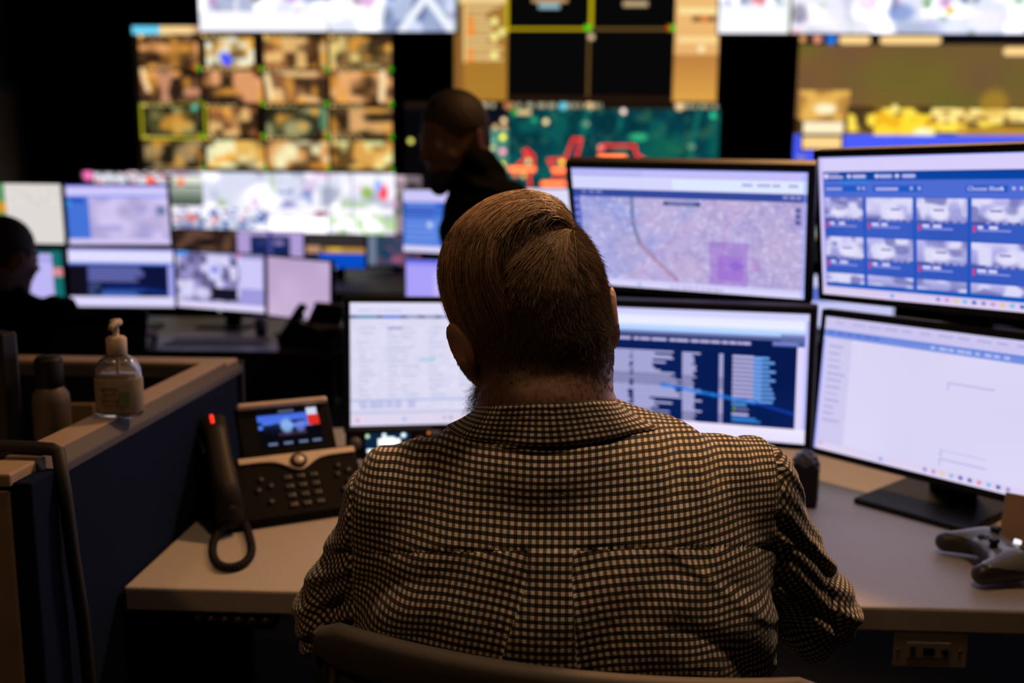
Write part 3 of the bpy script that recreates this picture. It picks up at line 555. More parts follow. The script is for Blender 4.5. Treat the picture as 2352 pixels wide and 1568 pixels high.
stand(-.215, 2.11, 15, .87, 1.10, 'black stand under the pale form monitor beside the desk phone', base=(.22, .18), nw=.07)

# rear monitors
GF = 'monitors on the rear left desk'
cv = Cv(100, 56, (222, 216, 210)); cv.rect(0, 0, .45, 1, (90, 150, 100)); cv.disc(.42, .4, .03, .1, (250, 150, 20)); cv.rect(.46, 0, 1, 1, (224, 218, 214)); cv.noise(.46, .1, 1, .4, 20, 8); cv.rect(.99, .9, 1, 1, (100, 140, 100))
monitor(((-2.504, 4.1858, 1.3497), (-.7, 1.9, .3)), cv, 'monitor with a cream window, top left beside the frame edge', GF, False)
cv = Cv(120, 68, (196, 184, 228)); cv.noise(.25, .2, 1, .9, 7, 22); cv.mix(.25, .2, 1, .9, 6, (160, 155, 215), .6, .7, .3); cv.rect(0, 0, 1, .17, (208, 200, 250)); cv.rect(0, .18, .24, .9, (70, 115, 215)); cv.rect(0, .2, .2, .3, (40, 80, 190)); cv.vgrad(0, .9, 1, 1, (205, 195, 245), (220, 205, 245)); cv.rect(.88, .35, .97, .5, (110, 125, 170)); cv.rect(0, .17, 1, .21, (110, 140, 240)); cv.rect(0, 0, 1, .03, (110, 120, 250)); cv.disc(.05, .3, .03, .05, (60, 150, 220))
monitor(((-2.0354, 4.2457, 1.3459), (2.8, 2.2, -.4)), cv, 'monitor with a pale map and a blue side list, above a dark text screen', GF, False)
cv = Cv(120, 68, (12, 20, 62)); cv.rect(0, 0, 1, .22, (226, 222, 255)); cv.rect(0, 0, 1, .04, (170, 170, 250)); cv.vgrad(0, .22, 1, .28, (180, 195, 255), (60, 90, 200)); cv.rect(0, .28, .16, .83, (18, 14, 28)); cv.rows(.18, .31, .72, .58, 6, (110, 115, 190), .6, .8, 1); cv.rows(.18, .6, .3, .82, 5, (90, 110, 170), .5); cv.rows(.3, .72, .75, .82, 3, (70, 110, 200), .6, .7); cv.line([(.35, .68), (.6, .67), (.95, .76)], .03, (20, 60, 160), .7); cv.rect(.94, .28, 1, .85, (165, 165, 245)); cv.vgrad(0, .82, 1, 1, (225, 218, 255), (220, 215, 255))
monitor(((-2.0442, 4.2789, 1.0471), (6.1, -.3, .5)), cv, 'monitor with white bars above and below dark text, on the rear left desk', GF, False)
cv = Cv(110, 62, (150, 145, 200)); cv.mix(0, 0, .75, .85, 9, (90, 85, 130), .55, .8); cv.mix(0, 0, .75, .85, 9, (225, 220, 255), .6, .9); cv.disc(.45, .3, .09, .14, (210, 210, 255)); cv.disc(.45, .3, .04, .06, (130, 130, 230)); cv.rect(.4, .62, .7, .84, (24, 20, 40)); cv.disc(.3, .72, .1, .1, (210, 205, 245)); cv.rect(.73, .08, .98, .6, (205, 200, 248)); cv.rect(.73, .6, .98, .88, (160, 155, 220)); cv.rect(0, 0, .15, .08, (80, 150, 240)); cv.disc(.72, .03, .02, .04, (240, 80, 120)); cv.vgrad(0, .88, 1, 1, (232, 222, 255), (225, 215, 250))
monitor(((-1.6005, 4.3582, 1.0293), (-13.5, .2, 1.5)), cv, 'monitor with a busy lavender window, between the dark text and the plain pink screens', GF, False, badge=True)
cv = Cv(80, 62, (196, 172, 212)); cv.vgrad(0, 0, 1, 1, (192, 168, 208), (204, 180, 216)); cv.noise(0, 0, 1, 1, 3, 8)
monitor(((-1.1532, 4.1368, 1.0196), (-22.3, 1.2, 2.4)), cv, 'monitor with a plain lilac screen, behind the rear desk phone', GF, False, size=(.35, SH))
cv = Cv(100, 56, (190, 182, 245)); cv.rect(.9, 0, 1, 1, (20, 110, 110)); cv.rect(.9, .3, 1, .45, (220, 140, 150)); cv.rect(0, .0, .9, .08, (30, 90, 100)); cv.rect(0, .15, .9, .2, (160, 150, 225)); cv.rect(0, .22, .2, .9, (205, 200, 250))
monitor(((-2.545, 4.2212, 1.0434), (1.1, 2.3, .4)), cv, 'monitor with a lilac window and teal edge, in front of the left person', GF, False)
for x, y, rz, lb in ((-2.49, 4.30, 0, 'leftmost stand holding two monitors in front of the left person'), (-2.03, 4.37, 5, 'stand holding the pale map monitor over the dark text one'), (-1.58, 4.43, -13, 'stand under the busy lavender window monitor'), (-1.12, 4.22, -22, 'stand under the plain lilac monitor')):
    stand(x, y, rz, .8, 1.42 if y < 4.4 and x < -2 else 1.1, lb, group='stands on the rear left desk')
GM = 'monitors behind the standing person'
cv = Cv(100, 56, (70, 115, 215)); cv.rect(0, 0, 1, .2, (205, 200, 250)); cv.rect(0, .22, 1, .42, (30, 80, 190)); cv.rows(.03, .24, .5, .88, 7, (130, 165, 240), .35, .6); cv.rect(.35, .25, 1, .85, (90, 140, 230), .5); cv.rect(0, .9, 1, 1, (220, 215, 250)); cv.disc(.3, .55, .03, .05, (200, 210, 250))
monitor(((-.4484, 4.0291, 1.3348), (-26.7, -.4, .3)), cv, 'monitor with a blue list, left of and behind the standing person', GM, False)
cv = Cv(60, 34, (170, 160, 250)); cv.rect(0, 0, 1, .1, (120, 120, 240)); cv.rect(.3, .2, 1, 1, (190, 180, 250))
monitor(((-.4350, 4.05, 1.0252), (-24, -.7, -.5)), cv, 'monitor with a lilac screen, lower left behind the standing person', GM, False)
cv = Cv(60, 34, (222, 220, 250))
pm = P(1232, 502, Y=4.25); monitor((tuple(pm), (-6, 0, 0)), cv, 'monitor with a white screen, seen past the hair behind the map monitor', GM, False)
stand(-.415, 4.15, -25, .8, 1.42, 'stand holding the blue list monitor over the lilac one', group='stands behind the standing person')
stand(pm[0]+.01, 4.37, -6, .8, 1.4, 'stand of the white monitor behind the map monitor', group='stands behind the standing person')
cv = Cv(60, 34, (190, 220, 215)); cv.rect(0, .55, 1, 1, (20, 35, 30)); cv.rect(0, .5, 1, .55, (190, 130, 90))
monitor(((1.6158, 4.8965, 1.2589), (1.8, -3.4, -.3)), cv, 'distant monitor seen through the gap between the map and vehicle monitors, upper one', None, False)
cv = Cv(60, 34, (200, 200, 245)); cv.rect(0, .25, 1, .5, (90, 110, 200))
monitor(((1.5458, 4.82, .9206), (-3, -2.1, -.8)), cv, 'distant monitor seen through the gap between the map and vehicle monitors, lower one', None, False)
stand(1.6, 4.99, 0, .74, 1.3, 'stand of the two distant monitors seen through the gap', group=None)
GP = 'distant monitors below the bright wall display'
cv = Cv(90, 50, (46, 32, 30)); cv.mix(0, 0, 1, 1, 7, (110, 75, 60), .5, .8); cv.mix(0, 0, 1, 1, 5, (20, 14, 16), .6, .9)
monitor(((-2.6289, 6.8685, 1.0397), (4.7, .2, .6)), cv, 'distant monitor with a dim brown picture, leftmost below the white wall display', GP, False)
cv = Cv(90, 50, (176, 156, 212)); cv.rect(.2, .12, .8, 1, (20, 38, 92)); cv.rect(.47, 0, .53, 1, (70, 70, 140)); cv.disc(.63, .3, .09, .06, (150, 130, 190)); cv.disc(.37, .3, .09, .06, (50, 60, 110)); cv.rect(.53, .55, .8, 1, (14, 28, 70))
monitor(((-2.0853, 6.7542, 1.0350), (3.8, .3, .7)), cv, 'distant monitor with a lilac page around two navy squares', GP, False)
cv = Cv(90, 50, (52, 46, 46)); cv.rect(0, .35, .25, .65, (190, 145, 110)); cv.rect(.3, .4, 1, .55, (190, 140, 60)); cv.rect(0, .55, .3, .8, (30, 30, 60)); cv.rect(.22, .56, 1, 1, (6, 78, 200)); cv.rect(.4, .42, .6, .5, (240, 200, 50))
monitor(((-1.7775, 7.5213, .9878), (1.1, -.2, .6)), cv, 'distant monitor with a small night picture above a blue band', GP, False, badge=True)
cv = Cv(90, 50, (50, 66, 92)); cv.mix(0, 0, 1, 1, 5, (90, 70, 95), .5, .8); cv.rect(0, 0, .16, 1, (110, 125, 150)); cv.mix(.2, .2, 1, 1, 6, (20, 60, 90), .55, .9); cv.mix(.4, .4, 1, .9, 5, (190, 90, 120), .6, .7)
monitor(((-1.4501, 8.4584, .9394), (-4, 0, .3)), cv, 'distant monitor with a dim teal and pink picture, farthest right below the wall display', GP, False)

# ------------------------------------------------------------------ desks and partition
def desk(label, x0, x1, y0, y1, z, legs, edge=.035, m=DESK, me=DESKE):
    t = thing('desk', label, 'desk', ((x0+x1)/2, (y0+y1)/2, 0))
    MB().span(x0, x1, y0, y1, z-edge, z, bev=.004).build('worktop', [m], t)
    for i, (x, y) in enumerate(legs):
        l = MB().span(x-.04, x+.04, y-.03, y+.03, .03, z-edge).build('leg', GREYP, t); MB().span(x-.05, x+.05, y-.32, y+.32, 0, .03, bev=.006).build('foot', GREYP, l)
    return t
td = desk('pale grey sit-stand desk the checkered-shirt person sits at', -.628, 1.6, 1.262, 2.22, .87, [(-.3, 1.75), (1.3, 1.75)], .038)
b = MB(); b.span(-.62, 1.55, 2.16, 2.19, .42, .83); b.build('modesty_panel', mat('dark_blue_panel', (.02, .03, .07), .9), td)
desk('dark wooden rear desk under the left cluster of monitors', -3.6, -.84, 3.72, 4.75, .80, [(-3.3, 4.2), (-1.05, 4.2)], .04, DARKW, DARKW)
desk('dark rear desk behind the standing person', -.80, .5, 3.86, 4.6, .80, [(-.7, 4.2), (.35, 4.2)], .04, DARKW, DARKW)
desk('distant dark desk carrying the row of small monitors', -3.4, -.9, 6.6, 8.9, .74, [(-3.2, 7.5), (-1.1, 7.5)], .04, BLKM, BLKM)
desk('distant dark desk seen between the map and vehicle monitors', 1.1, 2.6, 4.6, 5.3, .74, [(1.3, 4.95), (2.4, 4.95)], .04, BLKM, BLKM)
for x, y, lb in ((-2.62, 6.97, 'brown picture'), (-2.08, 6.86, 'lilac page'), (-1.77, 7.62, 'small night picture'), (-1.45, 8.56, 'teal and pink')):
    stand(x, y, 2, .74, 1.08, 'stand of the distant monitor with the %s' % lb, group='stands on the distant desk')

# blue partition: long run away from the camera, far return to the left, near return to the left
PT = 1.115
t = thing('partition', 'blue fabric partition with a beige cap beside the desk phone', 'partition', (-.667, 1.45, 0))
MB().span(-.698, -.634, 1.10, 1.80, .02, PT-.03).build('fabric_panel', BLUEF, t)
MB().span(-.697, -.632, 1.832, 1.845, .02, PT-.005, bev=.004).build('end_post', mat('navy_post', (.02, .028, .06), .6), t)
b = MB(); b.prism([(-.036, 0), (.036, 0), (.036, .012), (.022, .03), (-.022, .03), (-.036, .012)], (-.668, 1.09, PT-.03), A3(1, 0, 0), A3(0, 0, 1), A3(0, 1, 0), .745, .002); b.build('cap_rail', CAPB, t)
MB().span(-.690, -.646, 1.10, 1.80, PT-.001, PT+.002, bev=.0005).build('cap_strip', CAPM, t)
MB().span(-1.9, -.70, 1.765, 1.825, .02, PT-.03).build('fabric_panel', BLUEF, t)
b = MB(); b.span(-1.9, -.64, 1.763, 1.827, PT-.007, PT+.001, bev=.002); b.build('cap_rail', CAPM, t)
MB().span(-1.9, -.70, 1.764, 1.826, PT-.03, PT-.007).build('rail_base', CAPB, t)
t = thing('partition', 'beige-faced end panel at the lower left corner', 'partition', (-.8, 1.05, 0))
MB().span(-1.5, -.648, 1.035, 1.09, .02, PT-.02, bev=.004).build('panel_face', BEIGE, t)
MB().span(-.646, -.622, 1.037, 1.10, .02, PT-.012, bev=.003).build('fabric_edge', BLUEF, t)
MB().span(-1.5, -.645, 1.033, 1.092, PT-.018, PT, bev=.003).build('cap_rail', CAPM, t)
# hanger over the near partition end
pts = [P(-60, 1062, Y=1.115), P(0, 1050, Y=1.115), P(40, 1043, Y=1.115), P(90, 1042, Y=1.112), P(122, 1050, Y=1.108), P(136, 1070, Y=1.105), P(150, 1140, X=-.612), P(168, 1280, X=-.608), P(190, 1420, X=-.606), P(205, 1568, X=-.606), P(215, 1700, X=-.606)]
pts = [p if p[2] > PT+.006 or i > 5 else A3(p[0], p[1], PT+.01) for i, p in enumerate(pts)]
tag(MB().tube(pts, .0085, 10).build('strap', BLKM, loc=pts[6]), 'black strap looped over the corner of the blue partition', 'strap')

# things on and behind the partition
y0, x0 = 1.325, -.647
t = thing('sanitizer_bottle', 'clear pump bottle of hand sanitizer standing on the partition cap', 'bottle', (x0, y0, PT+.002))
gl = mat('clear_plastic', (.9, .9, .92), .08, var=0, trans=.92); lq = mat('clear_gel', (.42, .37, .29), .2, var=.03, trans=.35); z = PT+.002
MB().lathe([(.001, 0), (.031, 0), (.034, .004), (.0345, .06), (.033, .072), (.027, .085), (.015, .093), (.012, .095), (.012, .098), (.0105, .098), (.0105, .094), (.025, .083), (.031, .071), (.0328, .06), (.0328, .006), (.001, .004)], (x0, y0, z), 40, sy=.72).build('bottle_body', gl, t)
MB().lathe([(.001, .0045), (.0318, .0065), (.032, .064), (.001, .0645)], (x0, y0, z), 40, sy=.7).build('gel', lq, t)
lb = MB().lathe([(.0352, .008), (.0356, .009), (.0356, .058), (.0352, .059)], (x0, y0, z), 40, sy=.73)
lb.build('paper_label', mat('pale_label', (.27, .24, .19), .6, var=.1, scale=80), t)
b = MB()
for i, L in enumerate((.028, .02, .03, .024)): b.box((x0-.004, y0-.0262, z+.046-i*.008), (L, .0012, .003))
b.box((x0+.018, y0-.0225, z+.03), (.014, .0012, .022), Rz(.5), mi=1); b.build('label_print', [mat('dull_ink', (.17, .155, .115), .7), mat('green_ink', (.12, .17, .06), .7)], t)
MB().lathe([(.0135, .094), (.0145, .095), (.0145, .118), (.011, .121), (.0045, .122), (.0045, .137), (.0075, .138), (.0075, .146), (.001, .1475)], (x0, y0, z), 32).build('pump', WHITEP, t)
b = MB(); b.tube([(x0+.006, y0, z+.1425), (x0+.006, y0-.012, z+.1425), (x0+.004, y0-.022, z+.139), (x0+.004, y0-.024, z+.134)], [.0055, .0045, .0038, .003], 12); b.build('nozzle', WHITEP, t)
MB().cyl((x0, y0, z+.006), (x0, y0, z+.094), .0028, n=10).build('dip_tube', WHITEP, t)
desk('hidden neighbouring desk behind the blue partition', -1.9, -.702, 1.10, 1.76, .93, [(-1.7, 1.43)], .03)
bpy.data.objects['desk.005']['label'] = 'beige neighbouring desk top showing behind the blue partition'
sp = P(122, 980, Y=1.42); x0, y0, z = sp[0], 1.42, .93
t = thing('spray_can', 'grey-beige canister with a black cap behind the partition', 'bottle', (x0, y0, z))
hh = (P(120, 818, Y=1.42)[2]-z)
MB().lathe([(.001, 0), (.026, 0), (.028, .003), (.0285, hh-.075), (.027, hh-.062), (.019, hh-.05), (.017, hh-.046), (.001, hh-.045)], (x0, y0, z), 32).build('canister_body', mat('satin_canister', (.13, .11, .09), .5, metal=.3), t)
MB().lathe([(.019, hh-.051), (.021, hh-.048), (.0215, hh-.006), (.017, hh), (.001, hh)], (x0, y0, z), 32).build('cap', BLK, t)
c = P(187, 940, Y=1.66)
tag(MB().box((c[0], 1.66, .93+.062), (.05, .02, .124), Rz(.1), .003).build('small_box', mat('tan_card', (.17, .13, .08), .7), loc=(c[0], 1.66, .93)), 'small tan box between the canister and the pump bottle', 'box')
c = P(18, 742, Y=1.5)
t = thing('monitor', 'back edge of a dark monitor at the left frame edge above the partition', 'monitor', (c[0]-.1, 1.52, .93))
cx = P(52, 900, Y=1.42)[0]
Rm = Rz(math.radians(-28))
MB().box((cx-.19, 1.50, c[2]-.135), (.42, .03, .27), Rm, .005).build('housing', mat('dark_housing', (.02, .02, .03), .35), t)
b = MB(); b.box((cx-.19, 1.525, .965), (.05, .02, .07), Rm, .003); b.box((cx-.19, 1.51, .935), (.16, .14, .01), Rm, .003); b.build('foot', BLKM, t)

# ------------------------------------------------------------------ cloth and hair helpers
def node_math(nt, op, a, b_=None):
    n = nt.nodes.new('ShaderNodeMath'); n.operation = op
    for i, v in enumerate((a, b_)):
        if v is None: continue
        if isinstance(v, (int, float)): n.inputs[i].default_value = v
        else: nt.links.new(v, n.inputs[i])
    return n.outputs[0]
def gingham(p=.0073):
    m = bpy.data.materials.new('gingham_cotton'); m.use_nodes = True; nt = m.node_tree; b = nt.nodes['Principled BSDF']
    uv = nt.nodes.new('ShaderNodeUVMap'); uv.uv_map = 'UVMap'; sp = nt.nodes.new('ShaderNodeSeparateXYZ'); nt.links.new(uv.outputs[0], sp.inputs[0])
    TINT = [[(.20, .19, .22), (.25, .17, .125), (.20, .19, .11)], [(.07, .07, .085), (.10, .07, .055), (.085, .085, .05)]]
    outs = []
    for ax in range(2):
        tints = TINT[ax]; x = node_math(nt, 'DIVIDE', sp.outputs[ax], p); fr = node_math(nt, 'FRACT', x); st = node_math(nt, 'LESS_THAN', fr, .50)
        idx = node_math(nt, 'MODULO', node_math(nt, 'ADD', node_math(nt, 'FLOOR', x), 3000), 3); c = None
        for k in range(3):
            sel = node_math(nt, 'MULTIPLY', node_math(nt, 'COMPARE', idx, k), st)
            sel.node.inputs[0].links[0].from_node.inputs[2].default_value = .4
            mx = nt.nodes.new('ShaderNodeMix'); mx.data_type = 'RGBA'; nt.links.new(sel, mx.inputs[0])
            if c is None: mx.inputs[6].default_value = (1, 1, 1, 1)
            else: nt.links.new(c, mx.inputs[6])
            mx.inputs[7].default_value = (*tints[k], 1); c = mx.outputs[2]
        outs.append(c)
    mu = nt.nodes.new('ShaderNodeMix'); mu.data_type = 'RGBA'; mu.blend_type = 'MULTIPLY'; mu.inputs[0].default_value = 1
    nt.links.new(outs[0], mu.inputs[6]); nt.links.new(outs[1], mu.inputs[7])
    m2 = nt.nodes.new('ShaderNodeMix'); m2.data_type = 'RGBA'; m2.blend_type = 'MULTIPLY'; m2.inputs[0].default_value = 1
    nt.links.new(mu.outputs[2], m2.inputs[6]); m2.inputs[7].default_value = (.82, .79, .76, 1)
    nt.links.new(m2.outputs[2], b.inputs['Base Color']); b.inputs['Roughness'].default_value = .85; b.inputs['Specular IOR Level'].default_value = .25
    b.inputs['Sheen Weight'].default_value = .25; b.inputs['Sheen Roughness'].default_value = .5
    n = nt.nodes.new('ShaderNodeTexNoise'); n.inputs['Scale'].default_value = 55; n.inputs['Detail'].default_value = 3; n.inputs['Distortion'].default_value = .6
    tc = nt.nodes.new('ShaderNodeTexCoord'); nt.links.new(tc.outputs['Object'], n.inputs['Vector'])
    bp = nt.nodes.new('ShaderNodeBump'); bp.inputs['Strength'].default_value = .5; bp.inputs['Distance'].default_value = .004
    nt.links.new(n.outputs['Fac'], bp.inputs['Height']); nt.links.new(bp.outputs['Normal'], b.inputs['Normal'])
    return m
GING = gingham()
def set_uv(o, fn):
    me = o.data; n = len(me.loops); li = np.empty(n, np.int32); me.loops.foreach_get('vertex_index', li)
    co = np.empty(len(me.vertices)*3, np.float32); me.vertices.foreach_get('co', co); co = co.reshape(-1, 3)+ORG[o.name]
    k = len(me.loops)//len(me.polygons); cen = co[li].reshape(-1, k, 3).mean(1).repeat(k, 0)
    uv = fn(co[li], cen); l = me.uv_layers.new(name='UVMap'); l.data.foreach_set('uv', uv.astype(np.float32).ravel())
def strands(name, paths, rad, m, parent, cols=None, sides=3):
    N, K, _ = paths.shape; T = np.gradient(paths, axis=1); T /= np.linalg.norm(T, axis=2, keepdims=True)+1e-9
    ref = np.tile(A3(.31, .52, .79), (N, K, 1)); a = np.cross(T, ref); a /= np.linalg.norm(a, axis=2, keepdims=True)+1e-9; c = np.cross(T, a)
    rad = np.broadcast_to(np.asarray(rad), (N, K)); V = np.empty((N, K, sides, 3))
    for k in range(sides):
        t = 2*math.pi*k/sides; V[:, :, k] = paths+rad[..., None]*(math.cos(t)*a+math.sin(t)*c)
    base = (np.arange(N)[:, None, None]*K+np.arange(K-1)[None, :, None])*sides; k = np.arange(sides)[None, None]
    F0 = base+k; F1 = base+(k+1) % sides; Fc = np.stack([F0, F1, F1+sides, F0+sides], -1).reshape(-1, 4)
    cc = None if cols is None else np.repeat(cols, K*sides, 0)
    return np_mesh(name, V.reshape(-1, 3), Fc, m, parent, True, cols=cc)
def hair_mat(name, tint, rough=.4):
    m = bpy.data.materials.new(name); m.use_nodes = True; nt = m.node_tree; b = nt.nodes['Principled BSDF']
    a = nt.nodes.new('ShaderNodeAttribute'); a.attribute_name = 'Col'; mx = nt.nodes.new('ShaderNodeMix'); mx.data_type = 'RGBA'; mx.blend_type = 'MULTIPLY'; mx.inputs[0].default_value = 1
    nt.links.new(a.outputs['Color'], mx.inputs[6]); mx.inputs[7].default_value = (*tint, 1); nt.links.new(mx.outputs[2], b.inputs['Base Color'])
    b.inputs['Roughness'].default_value = rough; b.inputs['Specular IOR Level'].default_value = .6; return m
def eyes(o, R, s, parent):
    for q in (-1, 1):
        c = o+R@(A3(.031*q, .082, -.001)*s)
        e = MB().lathe([(.012*s*math.sin(t), .012*s*math.cos(t)) for t in np.linspace(.001, math.pi-.001, 12)], c, 16).build('eye', mat('eye_white', (.6, .57, .52), .2), parent)
        MB().cyl(c+R@(A3(0, .0105, 0)*s), c+R@(A3(0, .0125, 0)*s), .0055*s, .004*s, 14).build('iris', mat('iris_dark', (.05, .04, .03), .2), e)

def figure(name, label, J, skin, bounds, h=.005, body_fn=None, group=None):
    """one continuous body: head, neck, trunk, arms with hands, legs"""
    v = Vol(*bounds, h); o, R, s = J['head']; head(v, o, R, s)
    v.cap(o+R@(A3(0, -.025, -.05)*s), J['nb'], .058*J.get('nk', 1), .064*J.get('nk', 1), .03)
    v.cap(J['nb'], (J['nb']+J['chest'])/2, .056, .075, .035)
    v.ell(J['chest'], J['chr'], J.get('bR'), .06); v.ell(J['belly'], J['ber'], J.get('bR'), .06); v.ell(J['pelvis'], A3(.165, .12, .11), J.get('bR'), .06)
    for q in 'LR':
        sh, el, wr = J['s'+q], J['e'+q], J['w'+q]; v.cap(J['nb']-A3(0, 0, .07), sh, .034, .042, .02); v.cap(sh, el, .05, .038, .03); v.cap(el, wr, .038, .025, .02)
        hd, hn = J['h'+q]; hand(v, wr, A3(*hd), A3(*hn), 1 if q == 'R' else -1, 1., J.get('curl', .35))
        hp, kn, an, to = J['hp'+q], J['k'+q], J['a'+q], J['t'+q]; v.cap(hp, kn, .082, .056, .05); v.cap(kn, an, .055, .034, .03); v.cap(an, to, .03, .024, .02)
    if body_fn: body_fn(v)
    V, Fc = v.mesh(); V[:, 2] = np.maximum(V[:, 2], .006)
    b = np_mesh(name, V, Fc, skin, None, True, loc=J['pelvis']*A3(1, 1, 0)); tag(b, label, 'person', group)
    eyes(o, R, s, b)
    return b, V, Fc
def trousers_shoes(J, bounds, parent, m, h=.006):
    v = Vol(bounds[0], (bounds[1][0], bounds[1][1], J['pelvis'][2]+.14), h); v.ell(J['pelvis'], A3(.178, .135, .115), J.get('bR'), .05)
    for q in 'LR':
        v.cap(J['hp'+q], J['k'+q], .096, .07, .05); v.cap(J['k'+q], J['a'+q]+A3(0, 0, .02), .068, .055, .03)
    X, Y, Z = v.grid(); v.F += (.0022*np.sin(Z*70+8*np.sin(X*21+Y*17))).astype(np.float32)
    V, Fc = v.mesh(); np_mesh('trousers', V, Fc, m, parent)
    for q in 'LR':
        a, t = J['a'+q], J['t'+q]; v = Vol(np.minimum(a, t)-.09, np.maximum(a, t)+.1, .005); g = A3(0, 0, 1)
        d = (t-a)*A3(1, 1, 0); d /= np.linalg.norm(d); a0 = A3(a[0], a[1], .045)-d*.03; t0 = A3(t[0], t[1], .04)+d*.02
        v.cap(a0, t0, .042, .036, .02); v.cap(a, a0, .045, .042, .02); V, Fc = v.mesh(); V[:, 2] = np.maximum(V[:, 2], .002)
        np_mesh('shoe', V, Fc, mat('shoe_leather', (.012, .01, .01), .4), parent)
SKIN = skin_mat('skin', (.46, .25, .17))

# ------------------------------------------------------------------ the seated person in the checkered shirt
HS = 1.05
HO = P(1224, 745, d=1.045); HR = headframe(17, 9, 11)
J = dict(head=(HO, HR, HS), nb=P(1242, 985, d=1.005), nk=1.0, chest=P(1300, 1200, d=1.06), chr=A3(.185, .095, .14), belly=P(1305, 1430, d=1.02), ber=A3(.20, .125, .19),
         pelvis=A3(.05, .84, .64), sL=P(915, 1148, d=1.04), sR=P(1708, 1128, d=1.04), eL=P(785, 1405, d=1.10), eR=P(1853, 1400, d=1.10),
         wL=A3(-.10, 1.36, .905), wR=A3(.20, 1.38, .905), hL=((.25, 1, -.05), (0, .1, 1)), hR=((-.2, 1, -.05), (0, .1, 1)),
         hpL=A3(-.05, .87, .62), hpR=A3(.15, .87, .62), kL=A3(-.13, 1.30, .60), kR=A3(.26, 1.30, .60), aL=A3(-.15, 1.24, .12), aR=A3(.27, 1.26, .12), tL=A3(-.17, 1.38, .05), tR=A3(.30, 1.40, .05))
BD = (A3(-.42, .62, 0), A3(.5, 1.62, 1.50))
def nape(v):
    v.ell(HO+HR@A3(-.014, -.055, -.085), A3(.058, .045, .042), HR, .018)
    v.ell(P(1238, 905, d=.99), A3(.060, .060, .045), None, .012)
    v.cap(P(1170, 862, d=.905), P(1345, 842, d=.915), .003, .003, .006, True)
SKINM = skin_mat('skin_stubbled', (.50, .31, .25)); nt = SKINM.node_tree; b = nt.nodes['Principled BSDF']; ln = b.inputs['Base Color'].links[0].from_socket
at_ = nt.nodes.new('ShaderNodeAttribute'); at_.attribute_name = 'Col'; mx = nt.nodes.new('ShaderNodeMix'); mx.data_type = 'RGBA'; mx.blend_type = 'MULTIPLY'; mx.inputs[0].default_value = 1
nt.links.new(ln, mx.inputs[6]); nt.links.new(at_.outputs['Color'], mx.inputs[7]); nt.links.new(mx.outputs[2], b.inputs['Base Color'])
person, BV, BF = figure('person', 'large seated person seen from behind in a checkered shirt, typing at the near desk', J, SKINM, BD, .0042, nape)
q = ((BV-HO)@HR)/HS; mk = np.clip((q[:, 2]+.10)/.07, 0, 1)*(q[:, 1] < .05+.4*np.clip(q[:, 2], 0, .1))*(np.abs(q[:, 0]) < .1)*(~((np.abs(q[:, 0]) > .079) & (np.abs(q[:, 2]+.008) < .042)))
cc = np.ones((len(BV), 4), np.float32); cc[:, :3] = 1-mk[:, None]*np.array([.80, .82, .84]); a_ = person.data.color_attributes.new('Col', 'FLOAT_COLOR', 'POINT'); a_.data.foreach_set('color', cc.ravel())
trousers_shoes(J, BD, person, mat('dark_denim', (.02, .025, .045), .85, bump=.2, scale=300))
# shirt
cxs = P(1264, 1260, d=.90)[0]
zseamL, zseamR = P(800, 1268, d=.95), P(1790, 1228, d=.97)
xsL, xsR = P(808, 1150, d=1.0)[0], P(1782, 1150, d=1.0)[0]
v = Vol(A3(-.40, .69, .68), A3(.46, 1.30, 1.29), .0028)
ofs = .010
v.cap(P(1262, 1012, d=1.0), P(1280, 1100, d=1.02), .063, .075, .035)
for a, b_, r0, r1 in ((P(1108, 1104, d=1.0), J['sL'], .043, .050), (P(1442, 1090, d=1.0), J['sR'], .043, .052)): v.cap(a, b_, r0, r1, .035)
v.ell(J['chest'], J['chr']+ofs, None, .05); v.ell(J['belly'], J['ber']+ofs+A3(.018, .006, 0), None, .06); v.ell(A3(.05, .86, .72), A3(.20, .15, .13), None, .06)
for q in 'LR':
    sh, el, wr = J['s'+q], J['e'+q], J['w'+q]; sg = 1 if q == 'R' else -1
    v.cap(sh, el, .055, .050, .035); v.cap(el, el+(wr-el)*.45, .052, .044, .025)
    v.cap((sh*.45+J['chest']*.55)-A3(0, .02, .05), el*.5+sh*.5-A3(.02*sg, 0, .02), .06, .045, .05)
    # rolled cuff
    c0 = el+(wr-el)*.30; c1 = el+(wr-el)*.46; v.cap(c0, c1, .052, .049, .006)
v.ell(A3(P(1262, 1000, Y=.9)[0]+.003, .965, 1.160), A3(.100, .088, .062), None, .02)
X, Y, Z = v.grid()
def smooth(a, b_, x): t = np.clip((x-a)/(b_-a), 0, 1); return t*t*(3-2*t)
def seamz(x, y):
    m = (x-cxs)/(zseamR[0]-cxs)*np.where(x > cxs, 1, .95); return 1.45-y*(.4010-.0095*np.clip((x-cxs)/.2, -1, 1))
zs = seamz(X, Y)
def pleat(x, drop):
    d = x-cxs; dr = np.maximum(drop-.03, 0); lo_ = .0215+.30*dr; hi_ = .0215+.06*dr; return np.where(d < 0, d/lo_, d/hi_)*.0215
below = smooth(.004, -.001, Z-zs); back = smooth(1.03, .95, Y)
dx = pleat(X, zs-Z)
W = .0016*below*back
W = W-(.0026*below*back*smooth(.0222, .0208, np.abs(dx)))
